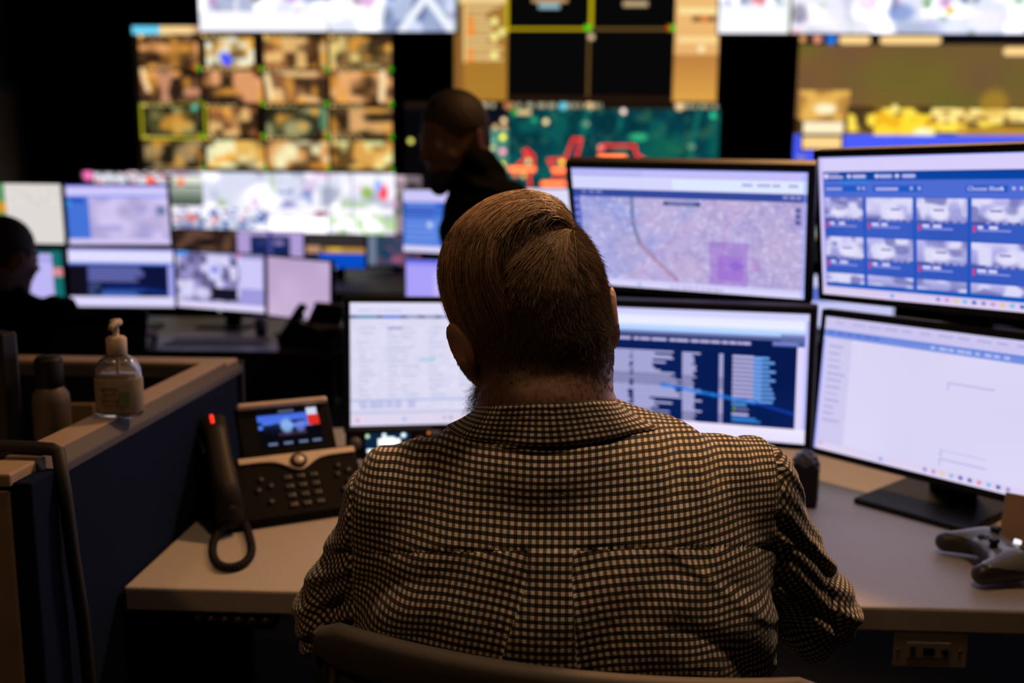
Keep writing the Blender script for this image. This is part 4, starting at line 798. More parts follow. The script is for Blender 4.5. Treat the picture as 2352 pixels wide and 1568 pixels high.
# gentle folds: shoulders, diagonal drags from the armpits, creases at the elbows
n1 = np.sin(X*38+5*np.sin(Z*13+Y*9))*np.sin(Z*23+3*np.sin(X*17+1.3))
W += .0018*n1.astype(np.float32)
for sg, sxx in ((-1, xsL), (1, xsR)):
    side = smooth(.07, .17, sg*(X-cxs))*below
    u1 = (sg*(X-cxs)*.72+(Z-1.0)*.70); W += (side*.0050*(1.2-2.2*np.abs(np.sin(u1*52+1.6*np.sin((sg*X*.6-Z)*16)+sg))**.8)*smooth(1.15, .9, Z)).astype(np.float32)
    arm = smooth(-.012, .012, sg*(X-sxx)); el = J['eL' if sg < 0 else 'eR']
    u2 = (Z-el[2])*1.0+sg*(X-el[0])*.35+(Y-el[1])*.4
    W += (arm*(.0022*np.sin(u2*215+3.2*np.sin(Y*27+X*17))+.0018*np.sin(u2*120+X*60+2*np.sin(Y*40)))*(.45+.55*smooth(1.14, .98, Z))).astype(np.float32)
    W += (.0030*np.exp(-((X-sxx)/.0035)**2)*smooth(.98, 1.03, Z)).astype(np.float32)
    # little ridges over the shoulder line
    W += (.0022*np.sin((X*1.0+Y*.35)*125+2*np.sin(Y*30))*smooth(1.135, 1.165, Z)*smooth(.10, .14, sg*(X-cxs))).astype(np.float32)
W += (.0016*np.exp(-((Z-zs)/.0022)**2)*back).astype(np.float32)
fold = np.abs((X-P(1600, 1290, d=.94)[0])*.62+(Z-P(1600, 1290, d=.94)[2])*.78); W -= (.003*np.exp(-(fold/.005)**2)*below*back*smooth(.06, .10, X-cxs)*smooth(.30, .2, X-cxs)).astype(np.float32)
v.F += W.astype(np.float32)
V, Fc = v.mesh(); del X, Y, Z, W
SV, SF = V, Fc
zz = seamz(V[:, 0], V[:, 1]); m = (np.abs(V[:, 2]-zz) < .0016) & (V[:, 1] < 1.06) & (V[:, 0] > xsL) & (V[:, 0] < xsR); V[m, 2] = zz[m]
dd_ = pleat(V[:, 0], zz-V[:, 2]); e_ = np.abs(dd_)-.0215; m = (np.abs(e_) < .0015) & (V[:, 1] < 1.0) & (V[:, 2] < zz+.001); V[m, 0] -= (e_*np.sign(dd_))[m]
for xx in (xsL, xsR): m = np.abs(V[:, 0]-xx) < .0015; V[m, 0] = xx
shirt = np_mesh('shirt', V, Fc, GING, person)
def shirt_uv(p, c):
    x, y, z = p.T; cx, cy, cz = c.T
    zc, yc, r = 1.125, 1.03, .095; A = .30
    u = A*np.arcsin(np.clip((x-cxs)/A, -.98, .98)); ang = np.arctan2(np.maximum(z-zc, 0), np.maximum(yc-y, 1e-4)); rho = np.sqrt((z-zc)**2+(yc-y)**2); vv = np.where(z > zc, zc+np.maximum(rho, .05)*ang*1.02, z)
    zs = seamz(x, y); zsc = seamz(cx, cy)
    vv = vv+.03*np.clip(x-cxs, -.2, .2)*-1
    lo = (cz < zsc-.001) & (cy < 1.08); d = pleat(cx, zsc-cz); pl = lo & (np.abs(d) < .0215); sd = lo & ~pl
    t = -np.radians(10)*np.sign(d); fade = np.clip((.22-np.abs(x-cxs))/.18, 0, 1); fade = fade*fade*(3-2*fade)
    w1 = .0028*np.sin(z*62+x*31+1.8*np.sin(x*33+z*20))*np.clip((np.abs(x-cxs)-.10)/.08, 0, 1); w2 = .0026*np.sin(x*67-z*49+1.5*np.sin(z*35))*np.clip((np.abs(x-cxs)-.10)/.08, 0, 1)
    U_, V_ = u.copy(), vv.copy()
    dz = z-zs
    tt = t*(.35+.65*fade)
    U_ = np.where(sd, u*np.cos(tt)-dz*np.sin(tt)+.0041*np.sign(d)+w1, U_); V_ = np.where(sd, (zs+dz)*np.cos(tt)+u*np.sin(tt)*1+w2, V_)
    pass
    for sg, q, sxx in ((-1, 'L', xsL), (1, 'R', xsR)):
        sh, el = J['s'+q], J['e'+q]; a = (el-sh)/np.linalg.norm(el-sh); m = (sg*(cx-sxx) > 0)
        rel = p-sh; al = rel@a; perp = rel-al[:, None]*a; e1 = A3(0, -1, 0)-a*(-a[1]); e1 /= np.linalg.norm(e1); e2 = np.cross(a, e1)
        an = np.arctan2(perp@e2, perp@e1)
        U_ = np.where(m, an*.066+.003*np.sin(al*60+an*3), U_); V_ = np.where(m, al+.004*np.sin(an*5+al*40), V_)
    return np.stack([U_, V_], 1)
set_uv(shirt, shirt_uv)
# collar: stand and fold-over leaf
def collar():
    n, k = 96, 12; V = []
    from mathutils.bvhtree import BVHTree
    bvh = BVHTree.FromPolygons(SV.tolist(), SF.tolist()) 
    def wall(s_, c_, z, r_old):
        # distance from the neck axis to the shirt surface, so the leaf lies on the shirt
        d = Vector((s_, -c_, 0)); h_ = bvh.ray_cast(Vector((ctop[0]+.003, .979, z))+d*.16, -d, .16)
        return r_old if h_[0] is None else min(max(.16-h_[3]+.0045, r_old-.03), r_old+.012)
    ctop = P(1256, 929, Y=.905); ctop[2] += .002
    for i in range(n+1):
        ph = math.radians(-158+316*i/n); s_, c_ = math.sin(ph), math.cos(ph)
        for j in range(k+1):
            t = j/k; rx = .0735+.031*t**1.1; ry = .0795+.0115*t**1.2
            z = ctop[2]+.001-.018*(1-c_)*(1-t)-.042*t-.004*(1-c_)*t+.0045*s_
            ruf = .0015*math.sin(ph*7+t*2)
            if j == 0: z1 = ctop[2]+.001-.042-.004*(1-c_)+.0045*s_; r1 = math.hypot(s_*(.0735+.031), c_*.091); rw = wall(s_, c_, z1, r1); kk = rw/r1
            q_ = 1+(kk-1)*t**1.5
            V.append(A3(ctop[0]+.004*t+s_*(rx+ruf)*q_, .979-c_*(ry+ruf)*q_, z))
    V = np.array(V); i = (np.arange(n)[:, None]*(k+1)+np.arange(k)[None]).ravel(); Fc = np.stack([i, i+k+1, i+k+2, i+1], 1)
    o = np_mesh('collar', V, Fc, GING, shirt); md = o.modifiers.new('thickness', 'SOLIDIFY'); md.thickness = .0022; md.offset = 0
    uvt = np.array([((-158+316*a/n)*math.pi/180*.09, b_/k*.055+.0015) for a in range(n+1) for b_ in range(k+1)])
    me = o.data; li = np.empty(len(me.loops), np.int32); me.loops.foreach_get('vertex_index', li); l = me.uv_layers.new(name='UVMap'); l.data.foreach_set('uv', uvt[li].astype(np.float32).ravel())
    # inner stand
    V = []
    for i in range(n+1):
        ph = math.radians(-165+330*i/n); s_, c_ = math.sin(ph), math.cos(ph)
        for j in range(5):
            t = j/4; V.append(A3(ctop[0]+.003*t+s_*(.0715+.030*t), .979-c_*(.0775+.0155*t), ctop[2]-.002-.070*t-.016*(1-c_)+.0045*s_))
    i = (np.arange(n)[:, None]*5+np.arange(4)[None]).ravel(); Fc = np.stack([i, i+5, i+6, i+1], 1)
    o2 = np_mesh('collar_stand', np.array(V), Fc, GING, shirt); uvt = np.array([((-165+330*a/n)*math.pi/180*.08, b_/4*.05) for a in range(n+1) for b_ in range(5)])
    me = o2.data; li = np.empty(len(me.loops), np.int32); me.loops.foreach_get('vertex_index', li); l = me.uv_layers.new(name='UVMap'); l.data.foreach_set('uv', uvt[li].astype(np.float32).ravel())
collar()
# hair
def hl(p): return HO+(np.asarray(p)*HS)@HR.T
rg = np.random.default_rng(11)
HMAT = hair_mat('sandy_hair', (.55, .38, .235), .36)
def tint(n, lo=.3, hi=1.3): t = rg.uniform(lo, hi, n)[:, None]; return t*np.array([[1, 1, 1]])*(1+rg.uniform(-.06, .06, (n, 3)))
def long_hair(N, K=16):
    t = np.linspace(0, 1, K)[None]; r = rg.random(N)[:, None]
    th0 = np.radians(rg.uniform(20, 42, (N, 1))); th1 = np.radians(rg.uniform(-108, -84, (N, 1)))
    short = rg.random((N, 1)) < .35; th1 = np.where(short, np.radians(rg.uniform(-80, 0, (N, 1))), th1)
    bs = -.62+1.45*r**1.0; be = np.clip(bs+rg.uniform(-.16, .06, (N, 1))-.08, -.80, .86)
    back = r < .22; be = np.where(back, -.82+.55*rg.random((N, 1)), be)
    b_ = bs+(be-bs)*np.minimum(1, t*1.15)**.7; th = th0+(th1-th0)*t
    global LAY_SHADE
    lay = rg.random((N, 1)); LAY_SHADE = .30+.85*lay; clump = np.sin(bs*31+t*3.5)*.5+np.sin(bs*67+5*t)*.3
    off = .002+(.004+.013*lay)*np.sin(np.pi*np.clip(t*.95+.04, 0, 1))**.7+.0022*clump*np.sin(np.pi*t)+.004*(1-lay)*0
    off = off+.007*np.exp(-(t/.22)**2)*(.3+.7*lay)*np.clip((bs+.45)*3, 0, 1)+.004*np.exp(-((th-math.radians(-55))/.5)**2)
    cb = np.sqrt(np.clip(1-b_**2, .02, 1))
    p = np.stack([(.078+off)*np.sin(th)*cb, -.012+(.096+off*.8)*b_, .032+(.092+off)*np.cos(th)*cb], -1)
    p[..., 2] += np.where(np.cos(th) < 0, 0, 0)
    low = np.clip(-np.degrees(th)-75, 0, 60)/30; p[..., 2] -= .012*low
    p += rg.normal(0, .0006, (N, 1, 3))+rg.normal(0, .00025, (N, K, 3)).cumsum(1)
    rad = .00026*np.clip(1.15-t**3, .15, 1)*rg.uniform(.7, 1.3, (N, 1))
    return hl(p.reshape(-1, 3)).reshape(N, K, 3), rad, clump
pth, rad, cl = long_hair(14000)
hair = strands('hair', pth, rad, HMAT, person, tint(14000)*(1+.55*cl[:, 6:7])*LAY_SHADE)  # low strands and clump gaps tinted darker: shade painted into the hair colour
# stray hairs and thin locks hanging down the back of the head
N = 700; K = 14; t = np.linspace(0, 1, K)[None]; a0 = rg.uniform(-.2, .35, (N, 1)); g = np.round(rg.random((N, 1))*5)/5
ths = np.radians(24)+rg.normal(0, .10, (N, 1)); th = ths+(np.radians(-2-78*g)+rg.normal(0, .07, (N, 1))-ths)*t**.8; el_ = .55+(rg.uniform(.4, 1.35, (N, 1))*(.5+.5*g)-.1)*-t
ph = .62-(.62+.55*rg.random((N, 1)))*t**1.2
x = (.080)*np.cos(ph)*np.sin(th); z = .032+.095*np.sin(ph); y = -.012-.0985*np.cos(ph)*np.cos(th); pp = np.stack([x, y, z], -1); pp[..., 0] += .0
pp += rg.normal(0, .0012, (N, 1, 3)); strands('hair_lock', hl(pp.reshape(-1, 3)).reshape(N, K, 3), .00024*np.clip(1.1-t**3, .2, 1), HMAT, person, tint(N, .4, .9))
N = 70; K = 12; t = np.linspace(0, 1, K)[None]; th = np.radians(rg.uniform(-70, 50, (N, 1))); b_ = rg.uniform(-.5, .5, (N, 1)); cb = np.sqrt(1-b_**2)
off = .012+rg.uniform(.002, .010, (N, 1))*np.sin(t*2.6); th = th+rg.uniform(-.6, .1, (N, 1))*t
pp = np.stack([(.078+off)*np.sin(th)*cb, -.012+.096*b_+0*t, .032+(.092+off)*np.cos(th)*cb], -1); strands('flyaway_hair', hl(pp.reshape(-1, 3)).reshape(N, K, 3), .00012, HMAT, person, tint(N, .8, 1.3))
# close-cropped sides and back, rooted on the body surface
def crop(N, lmin, lmax, keep, name, dirfn, m, lo, hi, rr=.0002, K=3, curl=0.):
    tri = BV[BF]; cen = tri.mean(1); q = ((cen-HO)@HR)/HS; kp = keep(q); sel = np.where(rg.random(len(kp)) < kp)[0]
    ar = np.linalg.norm(np.cross(tri[sel, 1]-tri[sel, 0], tri[sel, 2]-tri[sel, 0]), axis=1); ch = rg.choice(sel, N, p=ar/ar.sum())
    w_ = rg.random((N, 2)); q4 = BV[BF[ch]]; p0 = (q4[:, 0]*(1-w_[:, :1])+q4[:, 1]*w_[:, :1])*(1-w_[:, 1:])+(q4[:, 3]*(1-w_[:, :1])+q4[:, 2]*w_[:, :1])*w_[:, 1:]
    nn = np.cross(q4[:, 1]-q4[:, 0], q4[:, 3]-q4[:, 0]); nn /= np.linalg.norm(nn, axis=1, keepdims=True)
    ql = ((p0-HO)@HR)/HS; d = dirfn(ql, nn)+rg.normal(0, .22, (N, 3)); d /= np.linalg.norm(d, axis=1, keepdims=True)
    L = rg.uniform(lmin, lmax, N)*1.; L = L*np.clip((ql[:, 2]+.075)/.07, .2, 1) *(1+np.clip(ql[:, 2]*9, 0, 1.0)) if name == 'cropped_hair' else L
    t = np.linspace(0, 1, K)[None, :, None]; pp = p0[:, None]+d[:, None]*L[:, None, None]*t-HR[:, 2]*(t**2*L[:, None, None]*.25)
    if curl:
        e = np.cross(d, A3(.3, .2, .9)); f = np.cross(d, e); phs = rg.uniform(0, 6, N)[:, None, None]; pp = pp+curl*t*(np.sin(phs+t*9)*e[:, None]+np.cos(phs+t*9)*f[:, None])
    return strands(name, pp, rr*np.linspace(1, .35, K)[None], m, person, tint(N, lo, hi))
def onhead(q):
    z = q[:, 2]; k = np.clip((z+.055)/.035, 0, 1)**2; k *= (np.abs(q[:, 0]) < .1); k *= (q[:, 1] < .055+np.clip(z, 0, .1)*.3); k *= ~((np.abs(q[:, 0]) > .074) & (z < .034) & (z > -.06)); return k
dn = lambda q, nn: nn*.75+(-HR[:, 2])*.55+HR[:, 0]*np.sign(q[:, :1])*-.0+A3(0, 0, 0)
def flow(q, nn):
    w_ = A3(.028, -.075, .095); d = q-w_; d[:, 2] -= .05; d[:, 0] -= .02*(q[:, 0] < .03); d /= np.linalg.norm(d, axis=1, keepdims=True); dw = d@HR.T
    dw -= nn*(dw*nn).sum(1, keepdims=True); k = np.clip((q[:, 2]+.02)/.07, 0, 1)[:, None]; return nn*(.9-.35*k)+dw*(.7+.5*k)
crop(62000, .0035, .0075, onhead, 'cropped_hair', flow, hair_mat('short_hair', (.22, .145, .10), .6), .5, 1.2, .00016)
crop(30000, .0010, .0020, lambda q: (np.clip((q[:, 2]+.085)/.05, 0, 1)*(q[:, 2] < -.02)*(q[:, 1] < .045)*(np.abs(q[:, 0]) < .1)), 'nape_hair', lambda q, nn: nn*.5-HR[:, 2], hair_mat('nape_stubble', (.28, .18, .12), .6), .6, 1.1, .0001)
crop(20000, .008, .015, lambda q: np.clip((q[:, 2]-.025)/.07, 0, 1)*(q[:, 1] < .08), 'crown_hair', flow, HMAT, .5, 1.1, .0002, 5)
beard = lambda q: ((q[:, 2] < -.045) & (q[:, 2] > -.118) & (q[:, 1] > .026) & (q[:, 1] < .12) & (np.abs(q[:, 0]) < .07)).astype(float)
crop(5200, .012, .028, beard, 'beard', lambda q, nn: nn*.8-HR[:, 2]*.5, hair_mat('beard_hair', (.16, .08, .04), .5), .5, 1.1, .00016, 9, .004)

# ------------------------------------------------------------------ chairs
def mesh_fabric():
    if 'black_mesh' in MATS: return MATS['black_mesh']
    m = mat('black_mesh', (.010, .010, .012), .8); nt = m.node_tree; b = nt.nodes['Principled BSDF']
    tc = nt.nodes.new('ShaderNodeTexCoord'); vo = nt.nodes.new('ShaderNodeTexVoronoi'); vo.inputs['Scale'].default_value = 260; nt.links.new(tc.outputs['Object'], vo.inputs['Vector'])
    g = node_math(nt, 'GREATER_THAN', vo.outputs['Distance'], .18); nt.links.new(g, b.inputs['Alpha']); return m
def chair(label, x, y, yaw, zt, sag=.045, group=None, railm=None, arms=False):
    t = thing('office_chair', label, 'chair', (x, y, 0), group); R = Rz(math.radians(yaw)); o = A3(x, y, 0); Lc = lambda a, b_, c: o+R@A3(a, b_, c)
    xs = np.linspace(-.243, .243, 21); pts = [Lc(q, sag*(q/.24)**2, zt-.022-.004*(q/.24)**2) for q in xs]
    rr = [.011]+[.0165]*19+[.011]
    b = MB(); bm_ = bmesh.new()
    V = []; n = 12
    for i, q in enumerate(xs):
        e = min(1, (.245-abs(q))/.012+.35); e = max(.35, min(1, e))
        for k in range(n):
            a = 2*math.pi*k/n; ca, sa = math.cos(a), math.sin(a); sgn = lambda v_: math.copysign(abs(v_)**.6, v_)
            V.append(Lc(q, sag*(q/.24)**2+.011*sgn(ca), zt-.024+.024*e*sgn(sa)))
    i = (np.arange(20)[:, None]*n+np.arange(n)[None]); k2 = (np.arange(20)[:, None]*n+(np.arange(n)[None]+1) % n); Fc = np.stack([i, k2, k2+n, i+n], -1).reshape(-1, 4)
    m0 = len(V); V += [np.mean(V[:n], 0), np.mean(V[-n:], 0)]
    Fc = np.concatenate([Fc, np.array([[m0, (k+1) % n, k, m0] for k in range(n)])[:, [0, 1, 2, 2]]*1]) if False else Fc
    rl = np_mesh('top_rail', np.array(V), Fc, railm or mat('warm_grey_rail', (.10, .09, .082), .65), t)
    for pe in (pts[0], pts[-1]): MB().box(pe+A3(0, 0, -.002), (.006, .02, .034), R, .003).build('rail_cap', railm or mat('warm_grey_rail', (.10, .09, .082), .65), t)
    V = []; nz = 16
    for j in range(nz+1):
        f = j/nz; z = zt-.04-(zt-.60)*f; back = -.085*math.sin(min(1, f*1.25)*math.pi/2)+.03*max(0, f-.75)*4
        for q in xs: V.append(Lc(q*(1-.12*f*f), sag*(q/.24)**2*(1+.4*f)+back, z))
    i = (np.arange(nz)[:, None]*21+np.arange(20)[None]).ravel(); Fc = np.stack([i, i+21, i+22, i+1], 1)
    o1 = np_mesh('mesh_back', np.array(V), Fc, mesh_fabric(), t); md = o1.modifiers.new('t', 'SOLIDIFY'); md.thickness = .004
    b = MB()
    for q in (-.222, .222):
        b.tube([Lc(q, sag-.004, zt-.045), Lc(q*.98, sag-.05, zt-.2), Lc(q*.9, sag*1.4-.06, .62)], .010, 10)
    b.tube([Lc(-.2, sag-.02, .62), Lc(0, -.06, .56), Lc(.2, sag-.02, .62)], .014, 10); b.build('back_frame', BLK, t)
    b = MB(); b.box(Lc(0, .20, .485), (.48, .46, .07), R, .03, 4); b.build('seat', mat('seat_fabric', (.015, .015, .018), .9), t)
    b = MB(); b.cyl(Lc(0, .19, .07), Lc(0, .19, .45), .028, .022, 20); b.build('gas_post', BLK, t)
    for k in range(5):
        a = math.radians(72*k+20); e = A3(math.cos(a), math.sin(a), 0)
        lg = MB().tube([Lc(0, .19, .1), Lc(0, .19, .1)+R@e*.28+A3(0, 0, -.025)], [.024, .015], 10).build('leg', BLK, t)
        c = Lc(0, .19, 0)+R@e*.285; MB().cyl(c+A3(-.012, 0, .028), c+A3(.012, 0, .028), .028, n=18).build('caster', BLKM, lg)
    if arms:
        for q in (-.27, .27):
            MB().tube([Lc(q, .2, .5), Lc(q, .2, .66), Lc(q, .1, .68)], .014, 10).build('armrest', BLK, t)
    return t
chair('grey-railed mesh office chair holding the checkered-shirt person', .004, .765, -10.5, 1.032, .042)
chair('black office chair of the person at the left edge', -1.62, 2.98, 10, 1.06, .06, railm=BLK)

# ------------------------------------------------------------------ clothing on the two other people
def outfit(J, bounds, parent, name, m, h=.006, ofs=.012, sleeve=.95):
    v = Vol(*bounds, h); v.cap(J['nb']+A3(0, 0, .045), (J['nb']+J['chest'])/2, .082, .11, .04)
    v.ell(J['chest'], J['chr']+ofs, J.get('bR'), .06); v.ell(J['belly'], J['ber']+ofs, J.get('bR'), .06); v.ell(J['pelvis']+A3(0, 0, .03), A3(.185, .145, .12), J.get('bR'), .05)
    for q in 'LR':
        sh, el, wr = J['s'+q], J['e'+q], J['w'+q]; v.cap(J['nb']-A3(0, 0, .03), sh, .055, .06, .05); v.cap(sh, el, .066, .055, .035); v.cap(el, el+(wr-el)*sleeve, .054, .04, .03)
    X, Y, Z = v.grid(); v.F += (.003*np.sin(Z*60+6*np.sin(X*15+Y*11))+.002*np.sin(X*70+Y*50+5*np.sin(Z*12))).astype(np.float32)
    V, Fc = v.mesh(); return np_mesh(name, V, Fc, m, parent)
def shell(o, R, s, fn, name, m, parent, h=.004):
    v = Vol(o-.17, o+.17, h); fn(v); V, Fc = v.mesh(); return np_mesh(name, V, Fc, m, parent)
def short_hair_cap(o, R, s, name, m, parent, hairline=.062):
    W = lambda x, y, z: o+R@(A3(x, y, z)*s)
    def fn(v):
        v.ell(W(0, -.014, .034), A3(.082, .099, .096)*s, R, .02); v.ell(W(0, -.036, -.02), A3(.071, .070, .065)*s, R, .02)
        v.ell(W(0, .105, -.01), A3(.09, .058, .075)*s, R, .01, True); v.ell(W(0, .06, -.1), A3(.09, .07, .09)*s, R, .01, True)
        for q in (-1, 1): v.ell(W(q*.085, .01, -.02), A3(.02, .04, .045)*s, R, .006, True)
        X, Y, Z = v.grid(); v.F += (.0012*np.sin(X*420+4*np.sin(Z*90))*np.sin(Y*380)).astype(np.float32)
    return shell(o, R, s, fn, name, m, parent)

# standing person behind the monitors
HO2 = P(1043, 318, d=2.72); HR2 = headframe(136, 14, 0); BR2 = Rz(math.radians(100))
def P2(x, y, dd=2.72): return P(x, y, d=dd)
nb2 = P2(1098, 442); base2 = A3(P2(1120, 700)[0], P2(1120, 700)[1], 0)
sL2, sR2 = P2(1165, 470, 2.60), P2(1085, 475, 2.92)
J2 = dict(head=(HO2, HR2, 1.09), nb=nb2, nk=1.12, chest=P2(1120, 565), chr=A3(.18, .125, .17), belly=P2(1128, 740), ber=A3(.155, .125, .20), bR=BR2, pelvis=base2+A3(.01, 0, .93),
          sL=sL2, sR=sR2, eL=sL2+A3(.02, -.05, -.30), eR=sR2+A3(.0, .06, -.30), wL=sL2+A3(-.16, -.06, -.48), wR=sR2+A3(-.18, .05, -.48), hL=((-1, 0, -.5), (0, -.6, .8)), hR=((-1, 0, -.5), (0, .6, .8)),
          hpL=base2+A3(.01, -.09, .90), hpR=base2+A3(.01, .09, .90), kL=base2+A3(.0, -.11, .49), kR=base2+A3(-.03, .11, .49), aL=base2+A3(.03, -.12, .09), aR=base2+A3(.0, .12, .09), tL=base2+A3(-.12, -.14, .035), tR=base2+A3(-.15, .14, .035))
B2 = (A3(base2[0]-.5, base2[1]-.38, 0), A3(base2[0]+.38, base2[1]+.42, 1.86))
p2, V2, F2 = figure('person', 'standing bearded person in a black jacket, face turned left, behind the monitors', J2, skin_mat('skin_tan', (.30, .17, .115)), B2, .006)
outfit(J2, (B2[0]+A3(0, 0, .75), B2[1]-A3(0, 0, .12)), p2, 'jacket', mat('black_jacket', (.005, .005, .006), .95, spec=.15))
trousers_shoes(J2, B2, p2, mat('black_trousers', (.01, .01, .012), .9))
short_hair_cap(HO2, HR2, 1.09, 'hair', mat('grey_brown_hair', (.07, .055, .045), .6, var=.4, scale=200, bump=.6), p2)
def beard_fn(v):
    W = lambda x, y, z: HO2+HR2@(A3(x, y, z)*1.09)
    v.ell(W(0, .045, -.085), A3(.055, .053, .040)*1.09, HR2, .02); v.ell(W(0, .082, -.108), A3(.030, .026, .030)*1.09, HR2, .02)
    v.ell(W(0, .13, -.055), A3(.03, .03, .016)*1.09, HR2, .01, True); v.ell(W(0, .06, -.02), A3(.08, .09, .04)*1.09, HR2, .01, True)
    X, Y, Z = v.grid(); v.F += (.0015*np.sin(X*300)*np.sin(Y*320+2)*np.sin(Z*250)).astype(np.float32)
shell(HO2, HR2, 1.09, beard_fn, 'beard', mat('dark_beard', (.035, .025, .02), .8, var=.4, scale=200, bump=.6), p2)

# person at the left edge
HO3 = P(12, 588, d=3.12); HR3 = headframe(-24, 10, -4)
def P3(x, y, dd=3.15): return P(x, y, d=dd)
pv3 = A3(P3(-20, 1000, 3.0)[0], 3.12, .62)
J3 = dict(head=(HO3, HR3, 1.06), nb=P3(-8, 690), nk=1.1, chest=P3(25, 800, 3.15), chr=A3(.20, .13, .17), belly=P3(20, 950, 3.1), ber=A3(.17, .13, .18), bR=Rz(math.radians(-25)), pelvis=pv3,
          sL=P3(-110, 740, 3.3), sR=P3(136, 726, 3.12), eL=P3(-60, 860, 3.5), eR=P3(222, 835, 3.25), wL=A3(-1.95, 3.80, .85), wR=A3(-1.76, 3.80, .86), hL=((.2, 1, -.1), (0, 0, 1)), hR=((.1, 1, -.1), (.3, 0, 1)),
          hpL=pv3+A3(-.08, .05, -.02), hpR=pv3+A3(.08, 0, -.02), kL=pv3+A3(.0, .45, -.04), kR=pv3+A3(.2, .42, -.04), aL=pv3+A3(-.0, .42, -.5), aR=pv3+A3(.2, .4, -.5), tL=pv3+A3(.02, .56, -.57), tR=pv3+A3(.24, .54, -.57))
lo3 = np.min([J3[k] for k in J3 if k not in ('head', 'chr', 'ber', 'bR', 'nk', 'hL', 'hR')], 0)-.2; hi3 = np.max([J3[k] for k in J3 if k not in ('head', 'chr', 'ber', 'bR', 'nk', 'hL', 'hR')], 0)+.22
lo3[2] = 0; hi3[2] = HO3[2]+.17; B3 = (lo3, hi3)
p3, V3, F3 = figure('person', 'seated person in a black hooded top at the left edge of the picture', J3, skin_mat('skin_fair', (.42, .24, .17)), B3, .006)
outfit(J3, B3, p3, 'hooded_top', mat('black_hoodie', (.004, .004, .005), .95, spec=.15))
trousers_shoes(J3, B3, p3, mat('black_trousers', (.01, .01, .012), .9))
short_hair_cap(HO3, HR3, 1.06, 'hair', mat('dark_brown_hair', (.045, .028, .018), .6, var=.4, scale=200, bump=.6), p3)

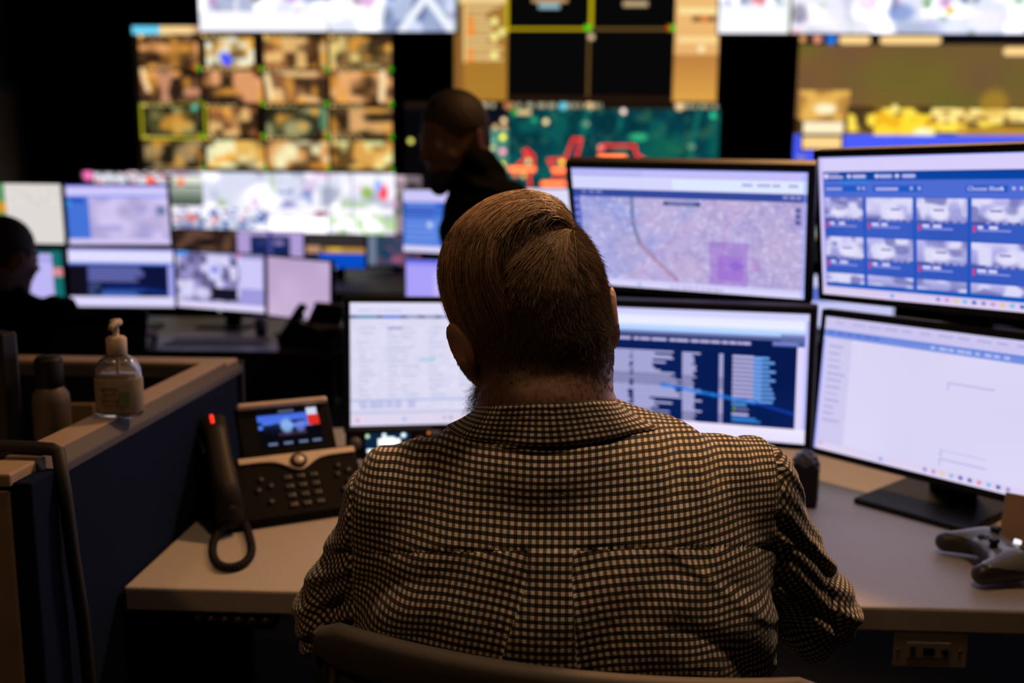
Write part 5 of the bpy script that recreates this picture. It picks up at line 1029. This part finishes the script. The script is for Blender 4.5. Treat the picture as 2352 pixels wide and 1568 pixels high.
# ------------------------------------------------------------------ desk phone
def phone(O, ang, label, k=1., lit=True, dn_=None):
    ex = A3(math.cos(ang), math.sin(ang), 0); ey = A3(-math.sin(ang), math.cos(ang), 0); ez = A3(0, 0, 1); L = lambda x, y, z: O+(ex*x+ey*y+ez*z)*k
    t = thing('desk_phone', label, 'phone', tuple(L(.08, .06, 0)))
    hy, hz = .105, .098; ty, tz = .172, .182
    b = MB(); b.prism([(0, .0), (0, .016), (hy, hz), (hy+.015, hz), (.155, .03), (.13, 0)], L(-.075, 0, 0), ey, ez, ex, .282*k, .003*k) if k == 1 else b.prism([(0, .0), (0, .016*k), (hy*k, hz*k), (hy*k+.015, hz*k), (.155*k, .03*k), (.13*k, 0)], L(-.075, 0, 0), ey, ez, ex, .282*k, .002)
    b.build('base', mat('phone_black', (.006, .0055, .0055), .65, spec=.08), t)
    dd = A3(0, ty-hy, tz-hz); dd /= np.linalg.norm(dd); nd = A3(0, -dd[2], dd[1]); Rl = np.stack([ex, ex*0+ey*dd[1]+ez*dd[2], ey*nd[1]+ez*nd[2]], 1)
    c = L(.086, (hy+ty)/2, (hz+tz)/2); hgt = math.hypot(ty-hy, tz-hz)
    dpl = MB().box(c-Rl[:, 2]*.008*k, (.178*k, hgt*k, .018*k), Rl, .004*k).build('display_head', MATS['phone_black'], t)
    MB().box(c+Rl@A3(0, hgt/2-.004, .002)*k, (.172*k, .012*k, .019*k), Rl, .005*k, 3).build('silver_bar', SILVER, dpl)
    cv = Cv(120, 74, (8, 10, 16)); cv.vgrad(0, .12, .86, .5, (70, 110, 235), (85, 130, 240)); cv.mix(0, .3, .9, .85, 6, (14, 20, 40), .5, .9); cv.disc(.45, .45, .1, .2, (150, 190, 250), .9); cv.disc(.66, .5, .08, .16, (120, 140, 240), .8); cv.rect(.80, .0, .97, .2, (220, 225, 250)); cv.rect(.80, .2, .98, .48, (225, 50, 40)); cv.rect(0, 0, .8, .1, (10, 12, 20)); cv.rect(.35, .02, .6, .08, (90, 100, 130)); cv.rect(0, .6, .2, 1, (8, 10, 16)); cv.rect(.2, .7, 1, 1, (9, 11, 18)); cv.rect(.3, .62, .75, .7, (90, 60, 90), .6)
    for x in (.12, .36, .6, .82): cv.rect(x, .88, x+.14, .95, (110, 120, 160))
    if lit:
        q = [c+Rl@(A3(a, b_, .0016)*k) for a, b_ in ((-.052, hgt/2-.016), (.066, hgt/2-.016), (.066, -hgt/2+.016), (-.052, -hgt/2+.016))]; display('screen', cv, q, dpl, False, .9)
    sl = A3(0, hy, hz-.016); sl /= np.linalg.norm(sl); Rk = np.stack([ex, ey*sl[1]+ez*sl[2], -ey*sl[2]+ez*sl[1]], 1); K = lambda x, f, h=0.: L(x, hy*f, .016+(hz-.016)*f)+Rk[:, 2]*h*k
    # silver swoosh with a round button
    xs = np.linspace(-.012, .205, 24); top = [(x, 0) for x in xs]; bot = [(x, -.012-.026*math.exp(-((x-.095)/.030)**2)) for x in xs[::-1]]
    o0 = K(0, .985, .0005); b = MB(); b.prism([(x*k, y*k) for x, y in top+bot], o0, Rk[:, 0], Rk[:, 1], Rk[:, 2], .004*k); b.build('silver_trim', SILVER, t)
    cb = K(.095, .985)+Rk[:, 1]*(-.019*k); nb_ = MB().cyl(cb+Rk[:, 2]*.003*k, cb+Rk[:, 2]*.0085*k, .0155*k, n=32).build('navigation_ring', mat('dark_ring', (.03, .027, .024), .4), t)
    MB().cyl(cb+Rk[:, 2]*.0085*k, cb+Rk[:, 2]*.0105*k, .010*k, .009*k, 32).build('select_button', SILVER, nb_)
    if k == 1:
        km = mat('phone_key', (.028, .026, .025), .35)
        for i in range(4):
            for j in range(3): MB().box(K(.068+j*.024, .60-i*.15, .0015), (.014, .010, .004), Rk, .0018).build('key', km, t)
        for x, f in ((.02, .62), (.035, .5), (.012, .45), (.165, .70), (.182, .60), (.160, .55), (.178, .42), (.165, .3), (.03, .25)): MB().cyl(K(x, f, 0), K(x, f, .0028), .006, n=14).build('key', km, t)
    # handset on its cradle
    pts = [L(-.045, -.004, .036), L(-.046, .035, .075), L(-.047, .075, .112), L(-.048, .115, .146), L(-.049, .145, .166)]
    hs = MB(); hs.tube(pts, [.026*k, .0235*k, .0215*k, .0235*k, .0255*k], 18, flat=.72); e = pts[0]; hs.tube([pts[0]-Rk[:, 1]*.012*k, pts[0]+Rk[:, 1]*.02*k-Rk[:, 2]*.01*k], [.022*k, .026*k], 16); hso = hs.build('handset', mat('handset_black', (.018, .016, .013), .5, spec=.2), t)
    if lit: MB().box(pts[-1]+Rk[:, 2]*.0175-Rk[:, 1]*.010-ex*.002, (.006, .020, .004), Rk, .001).build('message_light', LED, hso)
    MB().box(L(-.068, .13, .12), (.02*k, .07*k, .05*k), Rz(ang)@Rx(.5), .004*k).build('cradle', BLK, t)
    return t, L
tp, Lp = phone(P(592, 1214, Z=.8705), math.radians(29), 'black desk phone with a lit colour screen and silver trim, left of the seated person')
path = [Lp(-.045, -.012, .022), P(500, 1215, Z=.882), P(487, 1245, Z=.877), P(485, 1280, Z=.877), P(502, 1303, Z=.877), P(535, 1306, Z=.877), P(570, 1294, Z=.877), P(583, 1265, Z=.877), P(574, 1235, Z=.879), Lp(-.02, .0, .010)]
path = np.array(path); tt_ = np.linspace(0, len(path)-1, 420); pc = np.stack([np.interp(tt_, np.arange(len(path)), path[:, i]) for i in range(3)], 1)
for _ in range(1500): pc[1:-1] = (pc[:-2]+pc[2:]+pc[1:-1]*2)/4
ta = np.gradient(pc, axis=0); ta /= np.linalg.norm(ta, axis=1, keepdims=True); n1_ = np.cross(ta, A3(0, 0, 1)); n1_ /= np.linalg.norm(n1_, axis=1, keepdims=True); n2_ = np.cross(ta, n1_); ph_ = np.linspace(0, 2*math.pi*58, 420)[:, None]
pf = np.repeat(pc, 3, 0); 
tf = np.linspace(0, 419, 1260); pcf = np.stack([np.interp(tf, np.arange(420), pc[:, i]) for i in range(3)], 1); n1f = np.stack([np.interp(tf, np.arange(420), n1_[:, i]) for i in range(3)], 1); n2f = np.stack([np.interp(tf, np.arange(420), n2_[:, i]) for i in range(3)], 1); phf = np.linspace(0, 2*math.pi*46, 1260)[:, None]
coil = pcf+.0052*(np.cos(phf)*n1f+np.sin(phf)*n2f)
MB().tube(list(coil), .0020, 6).build('coiled_cord', BLK, tp)
phone(P(668, 800, Z=.8005), math.radians(-25), 'dark desk phone in front of the plain lilac monitor on the rear desk', .98, False)

# radio control head under the pale form monitor
c = P(893, 1018, d=1.86); Rr = Rz(math.radians(8)) @ Rx(math.radians(-16)); zt = c[2]
t = thing('radio_control', 'small black radio control box with a lit readout below the pale form monitor', 'radio', (c[0], c[1]+.03, .87))
b = MB(); b.box(c+Rr@A3(0, .02, 0), (.175, .04, .062), Rr, .006, 3); b.box((c[0], c[1]+.045, (.87+c[2]-.02)/2), (.12, .05, c[2]-.02-.87), None, .004); b.build('body', BLK, t)
cv = Cv(96, 48, (10, 34, 58)); cv.disc(.05, .15, .05, .1, (190, 220, 170)); cv.disc(.42, .1, .05, .09, (240, 250, 255)); cv.disc(.85, .12, .06, .12, (230, 250, 255)); cv.rect(.28, .28, .78, .62, (250, 255, 255)); cv.rect(.36, .18, .66, .3, (230, 250, 255))
for x in (.04, .24, .44, .63, .82): cv.rect(x, .74, x+.14, .93, (240, 252, 255))
display('readout', cv, [c+Rr@A3(*q) for q in ((-.047, -.0006, .021), (.043, -.0006, .021), (.043, -.0006, -.021), (-.047, -.0006, -.021))], t, False, 1.2)
for x in (-.068, .062):
    kn = MB().cyl(c+Rr@A3(x, 0, .0), c+Rr@A3(x, -.012, 0), .014, .0125, 28).build('knob', GREYP, t)
MB().cyl(c+Rr@A3(.081, 0, .02), c+Rr@A3(.081, -.003, .02), .003, n=12).build('power_light', mat('orange_led', (.3, .1, .0), .4, emit=(1, .25, .05), es=.7), t)
a = P(812, 1062, Z=.87); tag(MB().box((a[0]+.03, a[1]+.03, .8725), (.14, .09, .005), Rz(.12), .001).build('notepad', mat('pale_paper', (.55, .48, .45), .7), loc=(a[0], a[1], .8705)), 'pale notepad lying between the desk phone and the seated person', 'notepad')
a = P(1812, 1062, Z=.885); tag(MB().box((a[0], a[1]+.02, .876), (.09, .07, .012), Rz(-.3), .002).build('white_card', mat('pale_paper', (.55, .48, .45), .7), loc=(a[0], a[1]+.02, .8705)), 'pale card lying behind the right shoulder of the seated person', 'card')
a = P(1852, 1166, Z=.87)
t = thing('dark_cup', 'dark square cup holding crumpled film beside the right shoulder', 'cup', (a[0], a[1]+.02, .87))
MB().box((a[0], a[1]+.02, .87+.041), (.05, .045, .08), Rz(-.35), .004).build('cup_body', BLK, t)
v = Vol(A3(a[0]-.05, a[1]-.03, .93), A3(a[0]+.05, a[1]+.07, 1.0), .003); v.ell((a[0], a[1]+.02, .958), (.024, .022, .018)); X, Y, Z = v.grid(); v.F += (.004*np.sin(X*260+Y*140)*np.sin(Z*240+X*90)).astype(np.float32); V_, F_ = v.mesh()
np_mesh('crumpled_film', V_, F_, mat('grey_film', (.09, .10, .12), .25), t)

# keyboard and mouse in front of the seated person
t = thing('keyboard', 'black keyboard under the hands of the seated person', 'keyboard', (.05, 1.48, .87))
MB().box((.05, 1.475, .878), (.43, .13, .014), Rz(0), .003).build('tray', BLK, t)
for r_ in range(5):
    for c_ in range(15): MB().box((-.145+c_*.0278, 1.430+r_*.0225, .888), (.022, .0185, .006), None, .0015, 1).build('key', GREYP, t)

# game controller
co = A3(.703, 1.408, .874)
def pad(v, g, k=.018):
    v.ell(co+A3(.012, .0, .026), A3(.036+g, .062+g, .019+g), None, k)
    v.cap(co+A3(.015, .048, .024), co+A3(-.042, .066, .016), .023+g, .0155+g, k); v.cap(co+A3(.015, -.048, .024), co+A3(-.042, -.066, .016), .023+g, .0155+g, k)
    v.ell(co+A3(-.052, 0, .022), A3(.032, .034, .05), None, .01, True)
t = thing('game_controller', 'white and black game controller lying at the right end of the desk', 'controller', tuple(co-A3(0, 0, .004)))
v = Vol(co-A3(.09, .11, .02), co+A3(.08, .11, .08), .0022); pad(v, 0); V_, F_ = v.mesh(); V_[:, 2] = np.maximum(V_[:, 2], .8705); np_mesh('grip_shell', V_, F_, mat('controller_black', (.03, .024, .02), .45), t)
v = Vol(co-A3(.09, .11, .02), co+A3(.08, .11, .08), .0022); pad(v, .0016); X, Y, Z = v.grid(); v.F = np.maximum(v.F, (co[2]+.034-.10*np.abs(Y-co[1])-Z-.10*(X-co[0]))); V_, F_ = v.mesh(); np_mesh('face_plate', V_, F_, mat('controller_white', (.20, .21, .195), .25), t)
zt = co[2]+.0455
for x, y in ((.022, .034), (-.006, -.020)):
    s_ = MB().cyl((co[0]+x, co[1]+y, zt-.004), (co[0]+x, co[1]+y, zt+.006), .006, n=16).build('thumbstick', BLK, t); MB().cyl((co[0]+x, co[1]+y, zt+.006), (co[0]+x, co[1]+y, zt+.010), .0085, .008, 20).build('stick_cap', BLKM, s_)
b = MB(); b.box((co[0]-.004, co[1]+.018, zt-.001), (.018, .006, .004)); b.box((co[0]-.004, co[1]+.018, zt-.001), (.006, .018, .004)); b.build('direction_pad', BLK, t)
for a_, b_ in ((.03, -.034), (.014, -.034), (.022, -.044), (.022, -.025)): MB().cyl((co[0]+a_, co[1]+b_, zt-.006), (co[0]+a_, co[1]+b_, zt+.001), .004, n=14).build('button', BLK, t)
MB().cyl((co[0]+.040, co[1]+.0, zt-.004), (co[0]+.041, co[1]+.0, zt+.0015), .0055, n=20).build('lit_button', mat('white_led', (.8, .8, .9), .3, emit=(.9, .92, 1), es=1.1), t)
a = P(2335, 1312, Z=.87); Rc = Rz(math.radians(-35)) @ Rx(math.radians(-20)); tag(MB().box(a+A3(.055, .06, .05), (.10, .004, .10), Rc, .0008).build('cardboard_sheet', mat('cardboard', (.42, .27, .15), .8, var=.15), loc=a+A3(.055, .06, 0)), 'tan cardboard sheet leaning behind the game controller', 'cardboard')
# plate and control pad under the desk edge
y = 1.266; x0, x1 = P(2052, 1500, Y=y)[0], P(2220, 1500, Y=y)[0]; z1 = .831; z0 = P(2130, 1530, Y=y)[2]
t = thing('connection_plate', 'white connection plate with a blue video port under the right desk edge', 'wall plate', ((x0+x1)/2, y, z0))
MB().span(x0, x1, y-.002, y+.004, z0, z1, bev=.001).build('plate', mat('plate_white', (.33, .29, .24), .5), t); cxp, czp = (x0+x1)/2-.003, (z0+z1)/2
MB().span(cxp-.031, cxp+.031, y-.0035, y-.001, czp-.012, czp+.012, bev=.0005).build('insert', mat('plate_insert', (.27, .24, .2), .5), t)
MB().box((cxp-.024, y-.0045, czp), (.006, .004, .016), None, .001).build('video_port', mat('blue_port', (.02, .04, .15), .4), t)
MB().box((cxp-.001, y-.0045, czp), (.016, .003, .010), None, .001).build('network_port', BLK, t); MB().cyl((cxp+.022, y-.002, czp), (cxp+.022, y-.006, czp), .005, n=16).build('audio_port', BLK, t)
for q in (-.044, .044): MB().cyl((cxp+q, y-.001, czp), (cxp+q, y-.0035, czp), .0022, n=10).build('screw', GREYP, t)
x0, x1 = P(440, 1400, Y=1.275)[0], P(632, 1400, Y=1.275)[0]
t = thing('height_control', 'black desk height control with six round buttons under the left desk edge', 'control panel', ((x0+x1)/2, 1.285, .80))
MB().span(x0, x1, 1.268, 1.33, .806, .831, bev=.003).build('body', BLKM, t)
for i in range(6):
    x = x0+.012+(x1-x0-.024)*i/5; MB().cyl((x, 1.269, .8185), (x, 1.2655, .8185), .0068, n=18).build('button', mat('dim_button', (.06, .055, .05), .4), t)

# ------------------------------------------------------------------ small things on the rear desks
def on(x, y, z): return P(x, y, Z=z)
a = on(500, 785, .8005); tag(MB().box((a[0], a[1], .8025), (.42, .22, .004), Rz(.1), .001).build('paper', mat('grey_paper', (.16, .13, .12), .8), loc=(a[0], a[1], .8005)), 'grey papers spread on the rear left desk', 'papers')
a = on(600, 770, .8005); t = thing('small_cup', 'small dark cup with a pale rim below the busy lavender window monitor', 'cup', tuple(a)); MB().lathe([(.001, 0), (.025, 0), (.03, .08), (.027, .08), (.023, .004), (.001, .004)], a, 20).build('cup_body', GREYP, t); MB().lathe([(.0295, .078), (.0315, .079), (.0315, .085), (.027, .085), (.027, .079)], a, 20).build('rim', mat('pale_rim', (.4, .42, .45), .4), t)
a = on(785, 790, .8005); tag(MB().box((a[0]+.05, a[1]+.02, .815), (.10, .08, .028), Rz(.5), .004).build('wallet', mat('tan_leather', (.2, .15, .1), .7), loc=(a[0]+.05, a[1]+.02, .8005)), 'tan wallet-like block right of the rear desk phone', 'wallet')
a = on(300, 752, .8005)+A3(.04, -.16, 0); v = Vol(a-A3(.14, .12, .02), a+A3(.14, .12, .14), .005); v.ell(a+A3(0, 0, .03), (.09, .06, .035)); v.ell(a+A3(.02, .02, .07), (.04, .035, .03)); X, Y, Z = v.grid(); v.F += (.008*np.sin(X*60+Y*30)*np.sin(Z*80+X*40)).astype(np.float32); V_, F_ = v.mesh(); V_[:, 2] = np.maximum(V_[:, 2], .8005)
tag(np_mesh('crumpled_cloth', V_, F_, mat('red_grey_cloth', (.4, .18, .16), .85, var=.6, scale=12), loc=tuple(a)), 'crumpled grey and reddish cloth behind the pump bottle on the rear desk', 'cloth')
a = A3(-1.12, 4.05, 0); t = thing('computer_tower', 'dark computer tower with a small blue light under the rear left desk', 'computer', (-1.12, 4.05, 0)); MB().span(-1.22, -1.02, 3.88, 4.35, 0.0, .46, bev=.006).build('case', mat('tower_grey', (.02, .02, .022), .5), t); MB().cyl((-1.19, 3.88, .38), (-1.19, 3.876, .38), .006, n=12).build('power_light', mat('blue_led', (0, 0, .2), .4, emit=(.05, .2, 1), es=1.), t)
